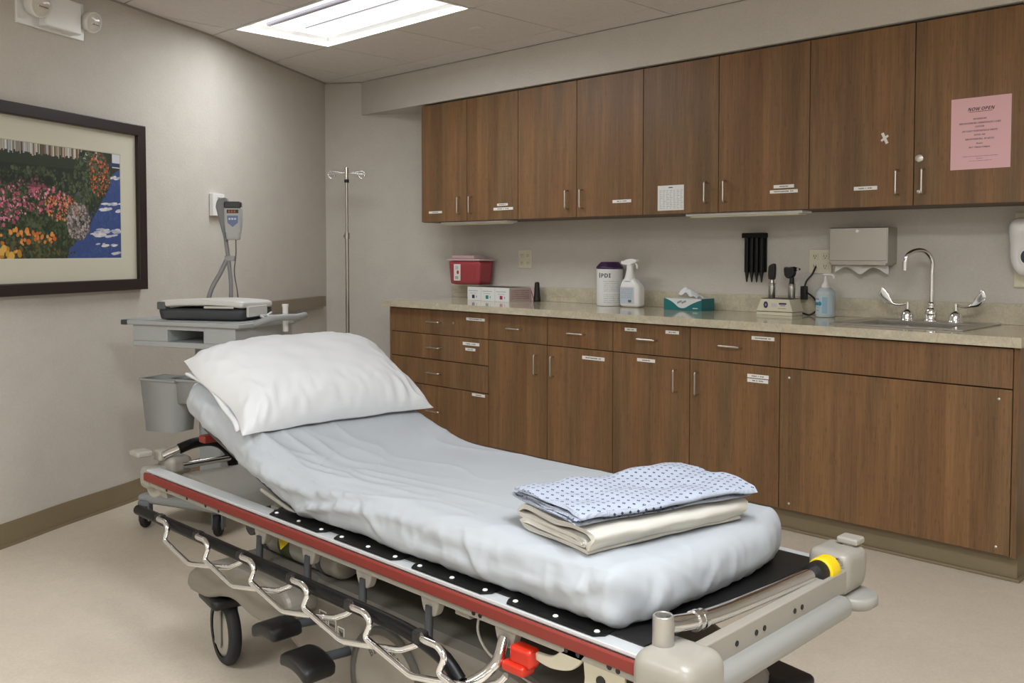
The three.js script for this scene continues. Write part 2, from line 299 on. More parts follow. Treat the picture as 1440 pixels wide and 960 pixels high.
// a front panel (door or drawer face) with chamfered edges; grain runs upright
const front = (name, x0, x1, y0, y1, z, parent, g = 0.0018) => obj(name, bx(x0 + g, x1 - g, y0 + g, y1 - g, z - 0.019, z, 0.0018, 1), M.wood, parent);
const Y0 = 0.1, Y1 = 0.712, YT = 0.866;
function carcass(parent, x0, x1, y0, y1, zf, open) { const t = 0.018, zb = BZ + 0.002, f = zf - 0.0205; return obj('body', [bx(x0 + 0.0008, x0 + t, y0, y1, zb, f), bx(x1 - t, x1 - 0.0008, y0, y1, zb, f), bx(x0 + t, x1 - t, y0, y0 + t, zb, f), bx(x0 + t, x1 - t, y1 - t, y1, zb, f - (open ? 0.25 : 0)), bx(x0 + t, x1 - t, y0 + t, y1 - t, zb, zb + 0.006)], M.carcass, parent); }
{
  // four-drawer unit at the far end
  const A = thing('base_cabinet', 'wood laminate base cabinet with four stacked drawers at the end by the drip stand', 'cabinet', [0, 0, 0]);
  carcass(A, -4.69, -3.806, Y0, YT, FZ);
  const ys = [[Y1, YT - 0.004], [0.56, Y1], [0.402, 0.56], [Y0, 0.402]], py = [0.789, 0.634, 0.481, 0.25];
  const dr = ys.map(([a, b], i) => { const d = front('drawer', -4.69, -3.806, a, b, FZ, A, i ? 0.0022 : 0.0016); pull(d, -4.27, py[i], FZ, false, 0.115); return d; });
  slip(dr[0], -3.99, -3.835, 0.822, FZ); slip(dr[1], -4.02, -3.88, 0.677, FZ, 0.018); slip(dr[1], -3.998, -3.913, 0.645, FZ); slip(dr[3], -3.942, -3.834, 0.386, FZ);
  obj('lock', [cyl(0.008, 0.008, 0.004, -4.10, 0.79, FZ + 0.002, 'z', 16)], M.nickel, dr[0]);
  obj('end_panel', bx(-4.712, -4.691, 0.0, YT, BZ + 0.002, FZ - 0.002), M.wood, A);
  // two two-door units with drawers
  const two = (name, label, x0, xm, x1, opts) => {
    const B = thing(name, label, 'cabinet'); carcass(B, x0, x1, Y0, YT, FZ);
    const out = [];
    for (const [a, b, s] of [[x0, xm, 1], [xm, x1, -1]]) {
      const d = front('drawer', a, b, Y1, YT - 0.004, FZ, B, 0.002); pull(d, (a + b) / 2 - 0.012, 0.787, FZ, false);
      const k = front('door', a, b, Y0, Y1, FZ, B, 0.002); pull(k, xm - s * 0.045 + (s > 0 ? -0.03 : -0.0), 0.604, FZ, true);
      out.push(d, k);
    }
    return out;
  };
  const b1 = two('base_cabinet', 'wood laminate base cabinet with two doors, directly beside the four-drawer cabinet', -3.806, -3.352, -2.908);
  slip(b1[3], -3.107, -2.96, 0.668, FZ, 0.018);
  const b2 = two('base_cabinet', 'wood laminate base cabinet with two doors and six white labels, beside the sink cabinet', -2.908, -2.452, -1.993);
  slip(b2[0], -2.832, -2.761, 0.829, FZ); slip(b2[0], -2.589, -2.513, 0.83, FZ); slip(b2[1], -2.756, -2.649, 0.685, FZ);
  slip(b2[2], -2.13, -2.02, 0.832, FZ); slip(b2[3], -2.149, -2.045, 0.664, FZ); slip(b2[3], -2.149, -2.047, 0.644, FZ);
  // sink unit with a removable panel
  const D = thing('base_cabinet', 'wood laminate sink base cabinet with one wide screwed access panel', 'cabinet');
  carcass(D, -1.993, -1.07, Y0, YT, FZ, true);
  front('apron_panel', -1.993, -1.07, Y1, YT - 0.004, FZ, D, 0.0022);
  const pn = front('access_panel', -1.993, -1.07, Y0, Y1, FZ, D, 0.0022);
  for (const [x, y] of [[-1.949, 0.672], [-1.117, 0.674], [-1.944, 0.13], [-1.117, 0.128]]) obj('screw', lathe([[0, 0.003], [0.004, 0.0022], [0.0055, 0]], 0, 0, 0, 12).rotateX(Math.PI / 2).translate(x, y, FZ), M.nickel, pn);
  obj('end_panel', bx(-1.0695, -1.05, 0.098, YT, BZ + 0.002, FZ - 0.002, 0.001, 1), M.wood, D);
  // recessed plinth with its rubber base
  const K = thing('toe_kick', 'recessed plinth with olive rubber base below the base cabinets', 'plinth');
  obj('board', bx(-4.688, -1.058, 0, 0.0975, BZ + 0.004, -3.70), M.base, K);
  obj('cove', bx(-4.688, -1.045, 0, 0.012, -4.1, -3.685, 0.004), M.base, K);
}
{ // worktop with sink cut-out
  const W = thing('worktop', 'speckled beige stone worktop running the length of the base cabinets', 'worktop');
  const x0 = -4.765, x1 = -1.038, zf = -3.622, sx0 = -1.785, sx1 = -1.325, sz0 = -4.165, sz1 = -3.80, y0 = 0.867;
  obj('slab', [bx(x0, sx0, y0, TOP, BZ + 0.001, zf), bx(sx1, x1, y0, TOP, BZ + 0.001, zf), bx(sx0, sx1, y0, TOP, BZ + 0.001, sz0), bx(sx0, sx1, y0, TOP, sz1, zf)], M.stone, W, { du: 0, dv: 0 });
  obj('backsplash', bx(-4.785, x1, TOP, 0.992, BZ + 0.001, BZ + 0.02, 0.002, 1), M.stone, W, { du: 0.2, dv: 0.4 });
  const S = thing('sink', 'stainless steel drop-in sink in the worktop', 'sink');
  const ox0 = -1.83, ox1 = -1.285, oz0 = -4.215, oz1 = -3.765, rt = TOP + 0.006;
  obj('rim', [bx(ox0, sx0 + 0.03, TOP, rt, oz0, oz1, 0.002, 1), bx(sx1 - 0.03, ox1, TOP, rt, oz0, oz1, 0.002, 1), bx(sx0 + 0.03, sx1 - 0.03, TOP, rt, oz0, sz0 + 0.075, 0.002, 1), bx(sx0 + 0.03, sx1 - 0.03, TOP, rt, sz1 - 0.015, oz1, 0.002, 1)], M.steel, S);
  const bw = [sx0 + 0.012, sx1 - 0.012, sz0 + 0.06, sz1 - 0.008];
  obj('bowl', [bx(bw[0], bw[0] + 0.02, 0.76, TOP + 0.003, bw[2], bw[3]), bx(bw[1] - 0.02, bw[1], 0.76, TOP + 0.003, bw[2], bw[3]), bx(bw[0], bw[1], 0.76, TOP + 0.003, bw[2], bw[2] + 0.02), bx(bw[0], bw[1], 0.76, TOP + 0.003, bw[3] - 0.012, bw[3]), bx(bw[0], bw[1], 0.755, 0.762, bw[2], bw[3])], M.steel, S);
  obj('drain', lathe([[0, 0], [0.035, 0], [0.042, 0.003], [0.045, 0]], -1.555, 0.763, -3.96), M.chrome, S);
  // gooseneck faucet with wrist blades
  const F = thing('faucet', 'chrome gooseneck faucet with two wrist-blade handles behind the sink', 'faucet', [-1.545, rt, -4.14]);
  const dome = (x) => lathe([[0, 0.05], [0.012, 0.048], [0.022, 0.038], [0.027, 0.022], [0.027, 0.008], [0.031, 0.002], [0.031, 0]], x, 0, 0);
  obj('spout_base', [lathe([[0, 0.085], [0.013, 0.083], [0.017, 0.074], [0.013, 0.063], [0.016, 0.058], [0.024, 0.048], [0.026, 0.03], [0.022, 0.018], [0.029, 0.006], [0.029, 0]])], M.chrome, F);
  obj('spout', tube([[0, 0.07, 0], [0, 0.2, 0], [0, 0.265, 0.004], [-0.02, 0.302, 0.03], [-0.047, 0.305, 0.065], [-0.068, 0.285, 0.095], [-0.075, 0.245, 0.105]], 0.0095, { n: 60, rs: 14 }), M.chrome, F);
  obj('aerator', cyl(0.0115, 0.0125, 0.04, -0.0745, 0.24, 0.104), M.chrome, F);
  for (const s of [-1, 1]) {
    const h = sub('handle', F, [s * 0.102, 0, 0]);
    obj('dome', dome(0), M.chrome, h);
    obj('stem', cyl(0.009, 0.008, 0.035, 0, 0.062, 0), M.chrome, h);
    const bl = soft(0.12, 0.014, 0.012, 0.005, 24, 4, 4, (p) => { const u = (p.x + 0.06) / 0.12, e = sstep(0.45, 0.8, u); const c = 0.075 + 0.055 * Math.pow(u, 2.4) - 0.014 * Math.sin(u * 3.1); p.y = p.y * (0.75 + 2.0 * e) + c; p.z = p.z * (1 - 0.45 * e) + 0.015 * u; p.x = s * (u * 0.118 - (p.y - c) * 0.5 * e); });
    obj('blade', bl, M.chrome, h, { raw: true });
  }
}
{ // upper cabinets
  const ed = [-4.705, -4.268, -3.826, -3.374, -2.922, -2.472, -2.003, -1.541, -1.08], y0 = 1.4, y1 = 2.152;
  const lab = ['wood laminate upper cabinet next to the soffit end', 'wood laminate upper cabinet with one label, above the wipes canister', 'wood laminate upper cabinet with the taped white sheet on it', 'wood laminate upper cabinet with the pink notice and a lock'];
  const D = [];
  for (let k = 0; k < 4; k++) {
    const U = thing('upper_cabinet', lab[k], 'cabinet'), a = ed[2 * k], m = ed[2 * k + 1], b = ed[2 * k + 2];
    carcass(U, a, b, y0 + 0.004, y1, UZ);
    if (k === 0) obj('side_skin', bx(a - 0.0015, a + 0.0004, y0, y1, BZ + 0.003, UZ - 0.0195), M.wood, U); if (k === 3) obj('side_skin', bx(b - 0.0004, b + 0.0015, y0, y1, BZ + 0.003, UZ - 0.0195), M.wood, U); obj('bottom_skin', bx(a + 0.001, b - 0.001, y0 + 0.0015, y0 + 0.0045, BZ + 0.003, UZ - 0.0205), M.woodEdge, U);
    const l = front('door', a, m, y0, y1, UZ, U, 0.0018), r = front('door', m, b, y0, y1, UZ, U, 0.0018);
    pull(l, m - 0.063, 1.5, UZ, true, 0.1); pull(r, m + 0.043, 1.5, UZ, true, 0.1);
    D.push(l, r);
    if (k === 3) { obj('lock', lathe([[0, 0.006], [0.013, 0.006], [0.017, 0.003], [0.018, 0]], 0, 0, 0, 20).rotateX(Math.PI / 2).translate(-1.518, 1.594, UZ), M.nickel, r); obj('lock', lathe([[0, 0.005], [0.008, 0.005], [0.01, 0]], 0, 0, 0, 16).rotateX(Math.PI / 2).translate(-1.517, 1.457, UZ), M.nickel, r); }
  }
  slip(D[0], -4.63, -4.502, 1.463, UZ, 0.014); slip(D[1], -3.999, -3.909, 1.491, UZ, 0.014); slip(D[1], -4.03, -3.865, 1.466, UZ);
  slip(D[3], -3.12, -2.997, 1.477, UZ); slip(D[5], -2.176, -2.075, 1.509, UZ, 0.015); slip(D[5], -2.195, -2.056, 1.486, UZ, 0.015); slip(D[6], -1.794, -1.692, 1.482, UZ);
  // taped papers
  const pinkTex = canvasTex(512, 660, (c, w, h) => {
    c.fillStyle = '#e7b9bd'; c.fillRect(0, 0, w, h); c.textAlign = 'center'; c.fillStyle = '#3a2024';
    c.font = 'italic bold 42px sans-serif'; c.fillText('NOW OPEN', w / 2, 122); c.fillRect(155, 130, 202, 4);
    const T = [['HENDRICKS', 205, 19], ['BROWNSBURG IMMEDIATE CARE', 243, 21], ['CENTER', 276, 19], ['455 EAST NORTHFIELD DRIVE', 315, 20], ['SUITE 100', 352, 19], ['BROWNSBURG, IN 46112', 390, 20], ['Hours', 430, 18], ['M-F 7:00am-9:00pm', 465, 19]];
    for (const [t, y, s] of T) { c.font = 'italic bold ' + s + 'px serif'; c.fillText(t, w / 2 - 8, y); }
    c.fillStyle = '#6d474b'; for (const [y, a] of [[540, 300], [560, 60], [582, 190]]) for (let x = w / 2 - a / 2; x < w / 2 + a / 2; x += 9) c.fillRect(x, y, 3 + rnd() * 5, 4);
  });
  tag(printed('notice_sheet', 0.222, 0.281, 0.0008, -1.284, 1.677, UZ + 0.0008, std(0xffffff, 0.8, { map: pinkTex }), scene), 'pink paper notice headed NOW OPEN on the cabinet door', 'notice');
  const listTex = canvasTex(256, 200, (c, w, h) => { c.fillStyle = '#e3e3e1'; c.fillRect(0, 0, w, h); c.fillStyle = '#444'; c.fillRect(108, 14, 40, 7); c.fillStyle = '#aaa9a6'; for (let y = 40; y < 185; y += 14) for (let x = 18; x < 235; x += 34) c.fillRect(x, y, 12 + rnd() * 16, 4); });
  const ls = printed('paper_sheet', 0.158, 0.126, 0.0008, -2.748, 1.482, UZ + 0.0008, std(0xffffff, 0.85, { map: listTex }), scene); tag(ls, 'small white printed sheet taped to the cabinet door', 'paper'); 
  const tc = thing('tape_cross', 'two bits of white tape crossed on the cabinet door', 'tape', [-1.663, 1.688, UZ]);
  obj('strip', cb(0.012, 0.05, 0.0008, 0, 0, 0.0008).rotateZ(R(25)), M.paper, tc); obj('strip', cb(0.009, 0.036, 0.0008, 0, 0, 0.0018).rotateZ(R(-55)), M.paper, tc);
  // under-cabinet lights, switched off
  [[-4.55, -3.95, 'white under-cabinet light bar above the sharps container'], [-2.68, -2.05, 'white under-cabinet light bar above the speculum dispenser']].forEach(([a, b, l]) => {
    const t = thing('under_cabinet_light', l, 'light bar', [(a + b) / 2, 1.4, -3.985], 0);
    const w = (b - a) / 2;
    obj('housing', bx(-w, w, -0.012, 0.0008, -0.05, 0.045, 0.004), M.white, t);
    obj('lens', bx(-w + 0.02, w - 0.02, -0.02, -0.011, -0.04, 0.035, 0.005), M.cream, t);
  });
}

// ---------------------------------------------------------------- fixtures on the back wall
function outlet(label, x, y) {
  const t = thing('wall_outlet', label, 'outlet', [x, y, BZ + 0.0005]);
  obj('plate', cb(0.116, 0.118, 0.006, 0, 0, 0.003, 0.003), M.cream, t);
  for (const sx of [-0.026, 0.026]) for (const sy of [-0.024, 0.024]) { const f = obj('socket', cb(0.033, 0.029, 0.004, sx, sy, 0.0065, 0.002), M.cream, t); obj('slots', [cb(0.0025, 0.009, 0.001, sx - 0.006, sy + 0.002, 0.0088), cb(0.0025, 0.009, 0.001, sx + 0.006, sy + 0.002, 0.0088), cb(0.005, 0.004, 0.001, sx, sy - 0.008, 0.0088)], M.black, f); }
  return t;
}
outlet('beige wall outlet above the backsplash near the red sharps container', -4.10, 1.165);
outlet('beige wall outlet with a black plug beside the towel dispenser', -2.115, 1.164);
{
  // specula dispenser
  const s = thing('speculum_dispenser', 'black wall dispenser with four tapered tubes for ear specula', 'dispenser', [-2.46, 1.108, BZ + 0.001]);
  obj('back_plate', bx(-0.058, 0.058, 0.0, 0.19, 0, 0.012, 0.003), M.blackGloss, s);
  obj('cap', bx(-0.062, 0.062, 0.172, 0.198, 0, 0.05, 0.005), M.blackGloss, s);
  for (let k = 0; k < 4; k++) { const x = -0.042 + k * 0.028; const t = obj('tube', cyl(0.013, 0.013, 0.18, x, 0.088, 0.026, 'y', 18), M.blackGloss, s); obj('specula', lathe([[0.0035, -0.052], [0.005, -0.04], [0.009, -0.012], [0.011, 0]], x, 0.0, 0.026, 14), M.black, t); obj('tip_ring', lathe([[0.0095, -0.01], [0.0115, 0.0], [0.0095, 0.008]], x, 0.006, 0.026, 14), M.steel, t); }
  // towel dispenser
  const d = thing('paper_towel_dispenser', 'brushed steel paper towel dispenser on the wall by the faucet', 'dispenser', [-1.885, 1.155, BZ + 0.001]);
  obj('body', bx(-0.138, 0.138, 0.0, 0.168, 0, 0.10, 0.004), M.steel, d);
  obj('door', bx(-0.135, 0.135, 0.014, 0.165, 0.10, 0.106, 0.002), M.steel, d);
  obj('lock', cyl(0.008, 0.008, 0.006, 0.0, 0.15, 0.108, 'z', 16), M.chrome, d);
  obj('chute_lip', bx(-0.13, 0.13, -0.008, 0.006, 0.02, 0.10, 0.004), M.steel, d);
  const tw = soft(0.25, 0.05, 0.004, 0.0015, 40, 6, 1, (p) => { const k = 1 - (p.y + 0.025) / 0.05; p.z += 0.06 + 0.01 * Math.sin(p.x * 38) * k; p.y = -0.012 - k * (0.025 + 0.016 * Math.cos(p.x * 46 + 0.4)) + 0.004; });
  const pt = obj('paper_towel', tw, M.paper, scene, { raw: true }); pt.position.copy(d.position); tag(pt, 'white folded paper towel hanging out of the steel dispenser', 'paper towel');
  // soap dispenser at the frame edge
  const p = thing('soap_dispenser', 'off-white wall soap dispenser with a round dark window, right of the sink', 'dispenser', [-1.18, 1.105, BZ + 0.001]);
  obj('back_plate', bx(-0.075, 0.075, -0.045, 0.27, 0, 0.012, 0.006), M.cream, p);
  obj('cover', soft(0.145, 0.24, 0.1, 0.04, 12, 16, 10, (q) => { q.y += 0.125; const lo = sstep(0.12, 0.0, q.y); q.x *= 1 - 0.35 * lo * lo; q.z = q.z + 0.055; q.z += 0.018 * sstep(0.13, 0.19, q.y); }), M.whiteGloss, p, { raw: true });
  obj('window_ring', lathe([[0.02, 0.004], [0.028, 0.005], [0.031, 0]], 0, 0, 0, 28).rotateX(Math.PI / 2).scale(1, 1.35, 1).translate(0, 0.085, 0.104), M.white, p);
  obj('window', lathe([[0, 0.004], [0.021, 0.002], [0.021, 0]], 0, 0, 0, 28).rotateX(Math.PI / 2).scale(1, 1.35, 1).translate(0, 0.085, 0.105), std(0x39434f, 0.2), p);
}

// ---------------------------------------------------------------- things on the worktop
{
  // sharps container in a bracket on the wall above the backsplash end
  const s = thing('sharps_container', 'translucent red sharps container with a pale lid above the backsplash', 'container', [-4.51, 0.995, -4.165]);
  const body = soft(0.30, 0.155, 0.13, 0.012, 8, 6, 6, (p) => { const k = 0.9 + 0.1 * (p.y + 0.0775) / 0.155; p.x *= k; p.z *= k; p.y += 0.0785; });
  obj('tub', body, std(0xa9444a, 0.3), s, { raw: true });
  obj('lid', [bx(-0.156, 0.156, 0.156, 0.17, -0.07, 0.07, 0.005), bx(-0.13, 0.08, 0.17, 0.192, -0.055, 0.05, 0.006)], std(0xcdb0b2, 0.35), s);
  const hz = canvasTex(96, 200, (c, w, h) => { c.fillStyle = '#ece9e6'; c.fillRect(0, 0, w, h); c.fillStyle = '#b3201c'; c.beginPath(); c.ellipse(58, 98, 16, 24, 0, 0, 7); c.fill(); c.fillStyle = '#6c6a6a'; for (let y = 22; y < 60; y += 9) c.fillRect(20, y, 46, 3); for (let y = 148; y < 180; y += 7) c.fillRect(16, y, 50, 4); });
  printed('label_card', 0.064, 0.108, 0.001, -0.062, 0.08, 0.064, std(0xffffff, 0.6, { map: hz }), s);
  obj('bracket', bx(-0.13, 0.13, -0.0025, 0.0005, -0.093, 0.05), M.cream, s);
  // three boxes with a coloured square each, one long box behind
  const boxTex = (sq, ink) => canvasTex(128, 96, (c, w, h) => { c.fillStyle = '#e3e3e1'; c.fillRect(0, 0, w, h); c.fillStyle = ink; for (let x = 14; x < 96; x += 9) c.fillRect(x, 24, 6, 4); for (let x = 26; x < 84; x += 8) c.fillRect(x, 42, 5, 3); c.fillStyle = sq; c.fillRect(44, 56, 26, 26); c.fillStyle = '#8a8a8a'; c.fillRect(84, 62, 8, 14); });
  const sideTex = canvasTex(160, 96, (c, w, h) => { c.fillStyle = '#c9b3ae'; c.fillRect(0, 0, w, h); c.fillStyle = '#8d6a66'; for (let y = 16; y < 84; y += 14) for (let x = 14; x < 140; x += 12) c.fillRect(x, y, 4 + rnd() * 7, 5); });
  [['#2a3034', -4.306, 'white supply box with a black square beside the sharps container'], ['#1d7f80', -4.181, 'white supply box with a teal square on the worktop'], ['#a81f4e', -4.056, 'white supply box with a crimson square on the worktop']].forEach(([q, x, l], i) => {
    const t = thing('supply_box', l, 'box', [x, TOP, -4.09], 0, 'supply boxes by the sharps container');
    const w = 0.123, h = 0.085, d = 0.17;
    obj('carton', bx(-w / 2, w / 2, 0, h, -d / 2 - 0.02, d / 2, 0.001, 1), M.paper, t);
    const p = new THREE.Mesh(new THREE.PlaneGeometry(w - 0.004, h - 0.004), std(0xffffff, 0.6, { map: boxTex(q, '#77757a') })); p.position.set(0, h / 2, d / 2 + 0.0005); p.name = 'front_print'; t.add(p);
    if (i === 2) { const e = new THREE.Mesh(new THREE.PlaneGeometry(d + 0.02, h - 0.004), std(0xffffff, 0.7, { map: sideTex })); e.position.set(w / 2 + 0.0005, h / 2, -0.015); e.rotation.y = Math.PI / 2; e.name = 'side_print'; t.add(e); }
    obj('lid_flap', bx(-w / 2 + 0.004, w / 2 - 0.004, h, h + 0.0015, -d / 2 - 0.02, d / 2 - 0.02), std(0x55555c, 0.6), t);
  });
  const pb = thing('carton', 'pinkish white carton with a crimson diagonal stripe behind the supply boxes', 'box', [-4.03, TOP, -4.223]);
  obj('carton_body', bx(-0.075, 0.075, 0, 0.088, -0.015, 0.0205, 0.001, 1), std(0xcdb4b2, 0.7), pb);
  const st = canvasTex(64, 80, (c, w, h) => { c.fillStyle = '#cdb4b2'; c.fillRect(0, 0, w, h); c.strokeStyle = '#7d2a3c'; c.lineWidth = 7; c.beginPath(); c.moveTo(6, 8); c.lineTo(46, 74); c.stroke(); c.fillStyle = '#7d2a3c'; c.fillRect(48, 4, 6, 70); });
  const sp = new THREE.Mesh(new THREE.PlaneGeometry(0.05, 0.082), std(0xffffff, 0.7, { map: st })); sp.position.set(0.048, 0.044, 0.0212); sp.name = 'side_print'; pb.add(sp);
  const bc = thing('black_canister', 'slim black plastic holder standing beside the supply boxes', 'holder', [-3.93, TOP, -4.185]);
  obj('body', lathe([[0, 0], [0.022, 0], [0.023, 0.01], [0.018, 0.05], [0.015, 0.112], [0.011, 0.12], [0, 0.121]]), M.black, bc);
  // wipes canister
  const wc = thing('wipes_canister', 'white wipes canister with a dark purple lid', 'canister', [-3.335, TOP, -4.155]);
  const wt = canvasTex(512, 256, (c, w, h) => { c.fillStyle = '#e4e3e2'; c.fillRect(0, 0, w, h); c.fillStyle = '#33363a'; c.font = 'bold 40px sans-serif'; c.fillText('PDI', 268, 60); c.fillRect(256, 28, 8, 34); c.fillStyle = '#a9a8ac'; for (let y = 84; y < 230; y += 13) { if (y > 150 && y < 170) continue; for (let x = 290; x < 400; x += 11) c.fillRect(x, y, 3 + rnd() * 7, 4); } });
  obj('tub', lathe([[0, 0], [0.068, 0], [0.072, 0.004], [0.073, 0.02], [0.0755, 0.205], [0.073, 0.211], [0, 0.211]], 0, 0, 0, 48), std(0xffffff, 0.4, { map: wt }), wc, { keepUV: true }).rotation.y = R(-192);
  { const g = wc.children[0].geometry, p = g.attributes.position; for (let i = 0; i < p.count; i++) g.attributes.uv.setY(i, p.getY(i) / 0.211); }
  obj('lid', lathe([[0.076, 0.211], [0.077, 0.217], [0.075, 0.223], [0.052, 0.247], [0.049, 0.249], [0, 0.249]], 0, 0, 0, 40), std(0x3c2145, 0.4), wc);
  // spray bottle
  const sb = thing('spray_bottle', 'white trigger spray bottle beside the wipes canister', 'spray bottle', [-3.155, TOP, -4.13]);
  sb.scale.set(1.18, 1, 1.1);
  const bt = soft(0.118, 0.16, 0.062, 0.02, 12, 16, 8, (p) => { p.y += 0.08; const k = sstep(0.105, 0.165, p.y); p.x *= 1 - 0.42 * k; p.x -= 0.012 * k; p.z *= 1 - 0.3 * k; });
  obj('bottle', bt, M.whiteGloss, sb, { raw: true });
  obj('neck', lathe([[0.031, 0.145], [0.024, 0.17], [0.018, 0.205], [0.0165, 0.225], [0.0165, 0.235], [0, 0.236]], -0.013, 0, 0), M.whiteGloss, sb);
  obj('spray_head', [ext(smoothShape([[-0.052, 0.236], [-0.05, 0.252], [-0.03, 0.264], [0.0, 0.268], [0.028, 0.262], [0.03, 0.252], [0.005, 0.24], [-0.02, 0.232]]), 0.024, 0.003, -0.012)], M.whiteGloss, sb);
  obj('trigger', tube([[0.012, 0.25, 0], [0.026, 0.232, 0], [0.028, 0.214, 0]], 0.005, { n: 12, rs: 8 }), M.whiteGloss, sb);
  obj('nozzle', cb(0.02, 0.018, 0.018, -0.052, 0.247, 0, 0.003), M.whiteGloss, sb);
  const lt = canvasTex(128, 160, (c, w, h) => { c.fillStyle = '#c3c9d3'; c.fillRect(0, 0, w, h); c.fillStyle = '#8b93a3'; for (let y = 16; y < 112; y += 11) for (let x = 10; x < 114; x += 12) c.fillRect(x, y, 5 + rnd() * 6, 4); c.fillStyle = '#5d6470'; c.fillRect(74, 122, 30, 24); });
  printed('label_card', 0.08, 0.092, 0.0008, -0.008, 0.066, 0.0312, std(0xffffff, 0.5, { map: lt }), sb);
  // tissue box
  const tb = thing('tissue_box', 'teal and white tissue box with a tissue pulled up', 'tissue box', [-2.80, TOP, -4.155], 0);
  obj('carton', bx(-0.118, 0.118, 0, 0.062, -0.06, 0.06, 0.0015, 1), std(0x1d6f72, 0.5), tb);
  const tt = canvasTex(256, 68, (c, w, h) => { c.fillStyle = '#1d7173'; c.fillRect(0, 0, w, h); c.fillStyle = '#dfe0de'; c.beginPath(); c.moveTo(0, 0); c.quadraticCurveTo(50, 8, 92, 46); c.quadraticCurveTo(122, 66, 155, 50); c.quadraticCurveTo(205, 20, 256, 6); c.lineTo(256, 0); c.fill(); c.fillStyle = '#8f8f96'; for (let k = 0; k < 6; k++) { c.beginPath(); c.ellipse(98 + k * 10, 24 - (k % 3) * 4, 5, 7, 0.4, 0, 7); c.fill(); } c.fillStyle = '#cfd6d4'; c.fillRect(198, 52, 34, 6); });
  const tp = new THREE.Mesh(new THREE.PlaneGeometry(0.234, 0.06), std(0xffffff, 0.5, { map: tt })); tp.position.set(0, 0.031, 0.0606); tp.name = 'front_print'; tb.add(tp);
  obj('top_panel', bx(-0.11, 0.11, 0.062, 0.0626, -0.055, 0.058), M.paper, tb);
  const ts = soft(0.13, 0.002, 0.09, 0.0008, 30, 1, 20, (p) => { const u = p.x / 0.065, v = p.z / 0.045; p.y += 0.066 + 0.05 * Math.exp(-((u + 0.35) ** 2) * 1.6) * (1 - 0.6 * v * v) + 0.006 * Math.sin(u * 7 + v * 3); p.z *= 0.4 + 0.4 * (u + 1) / 2; p.x *= 0.95; });
  tag(obj('tissue', ts, std(0xe9ebee, 0.9), scene, { raw: true }), 'white tissue sticking up out of the teal box', 'tissue'); scene.children[scene.children.length - 1].position.set(-2.79, TOP, -4.155);
  // diagnostic set
  const o = thing('diagnostic_charger', 'cream desk charger holding two medical scope handles', 'charger', [-2.262, TOP, -4.135], 0);
  o.scale.set(0.82, 1, 1);
  const prism = ext(shape([[-0.118, 0.018], [0.118, 0.018], [0.095, 0.078], [-0.088, 0.078]]), 0.11, 0.003, -0.055);
  obj('housing', prism, M.cream, o); obj('foot', bx(-0.116, 0.116, 0, 0.0155, -0.055, 0.056, 0.002, 1), M.cream, o); obj('gap_band', bx(-0.115, 0.115, 0.0145, 0.0185, -0.053, 0.0535), M.black, o); obj('top_plate', bx(-0.087, 0.094, 0.078, 0.081, -0.05, 0.05, 0.001), M.darkGrey, o);
  const ot = canvasTex(256, 64, (c, w, h) => { c.fillStyle = '#dcd5bd'; c.fillRect(0, 0, w, h); c.fillStyle = '#2e2b4a'; c.beginPath(); c.arc(50, 30, 20, 0, 7); c.fill(); c.fillStyle = '#9b93b8'; c.beginPath(); c.arc(50, 30, 8, 0, 7); c.fill(); c.fillStyle = '#c9c4cc'; c.fillRect(100, 20, 50, 22); c.fillStyle = '#33304f'; c.fillRect(168, 16, 66, 10); c.fillStyle = '#a79fc0'; c.fillRect(178, 28, 46, 8); c.fillStyle = '#b5ad95'; c.fillRect(160, 46, 70, 6); });
  const of = new THREE.Mesh(new THREE.PlaneGeometry(0.185, 0.052), std(0xffffff, 0.5, { map: ot })); of.position.set(0.002, 0.048, 0.0556); of.name = 'front_print'; o.add(of);
  const scope = (x, label, head) => { const t = thing('scope_handle', label, 'medical scope', [-2.255 + x, TOP + 0.081, -4.135]); obj('grip', lathe([[0, 0], [0.0165, 0], [0.0165, 0.058], [0.014, 0.06], [0.014, 0.064], [0.0165, 0.066], [0.0165, 0.072], [0, 0.073]], 0, 0, 0, 20), M.steel, t); head(t); };
  scope(-0.05, 'steel scope handle with a tall black leaf-shaped head in the charger', (t) => { obj('collar', cyl(0.012, 0.009, 0.02, 0, 0.08, 0), M.steel, t); obj('head', ext(smoothShape([[-0.016, 0.092], [-0.018, 0.13], [-0.012, 0.158], [0.012, 0.168], [0.018, 0.15], [0.016, 0.105], [0.008, 0.088]]), 0.024, 0.005, -0.012), M.black, t); });
  scope(0.055, 'steel scope handle with a short black ear-scope head in the charger', (t) => { obj('collar', cyl(0.012, 0.011, 0.03, 0, 0.086, 0), M.black, t); obj('head', ext(smoothShape([[-0.034, 0.112], [-0.036, 0.148], [-0.015, 0.152], [0.014, 0.150], [0.016, 0.118], [0.002, 0.100], [-0.02, 0.098]]), 0.03, 0.005, -0.015), M.black, t); obj('speculum', lathe([[0.012, 0], [0.006, 0.022], [0.004, 0.03], [0, 0.03]], 0, 0, 0, 16).rotateZ(-Math.PI / 2).translate(0.012, 0.142, 0), M.blackGloss, t); obj('lens_ring', cyl(0.006, 0.006, 0.004, 0.034, 0.142, 0.006, 'z', 12), M.steel, t); });
  tag(obj('power_cord', tube([[-2.15, TOP + 0.012, -4.15], [-2.115, TOP + 0.006, -4.155], [-2.085, TOP + 0.04, -4.18], [-2.12, TOP + 0.085, -4.2], [-2.165, TOP + 0.12, -4.205], [-2.165, TOP + 0.16, -4.21], [-2.14, TOP + 0.2, -4.225], [-2.132, TOP + 0.235, -4.242]], 0.0045, { n: 60, rs: 8 }), M.black), 'black power cord looping from the scope charger up to the outlet', 'cord');
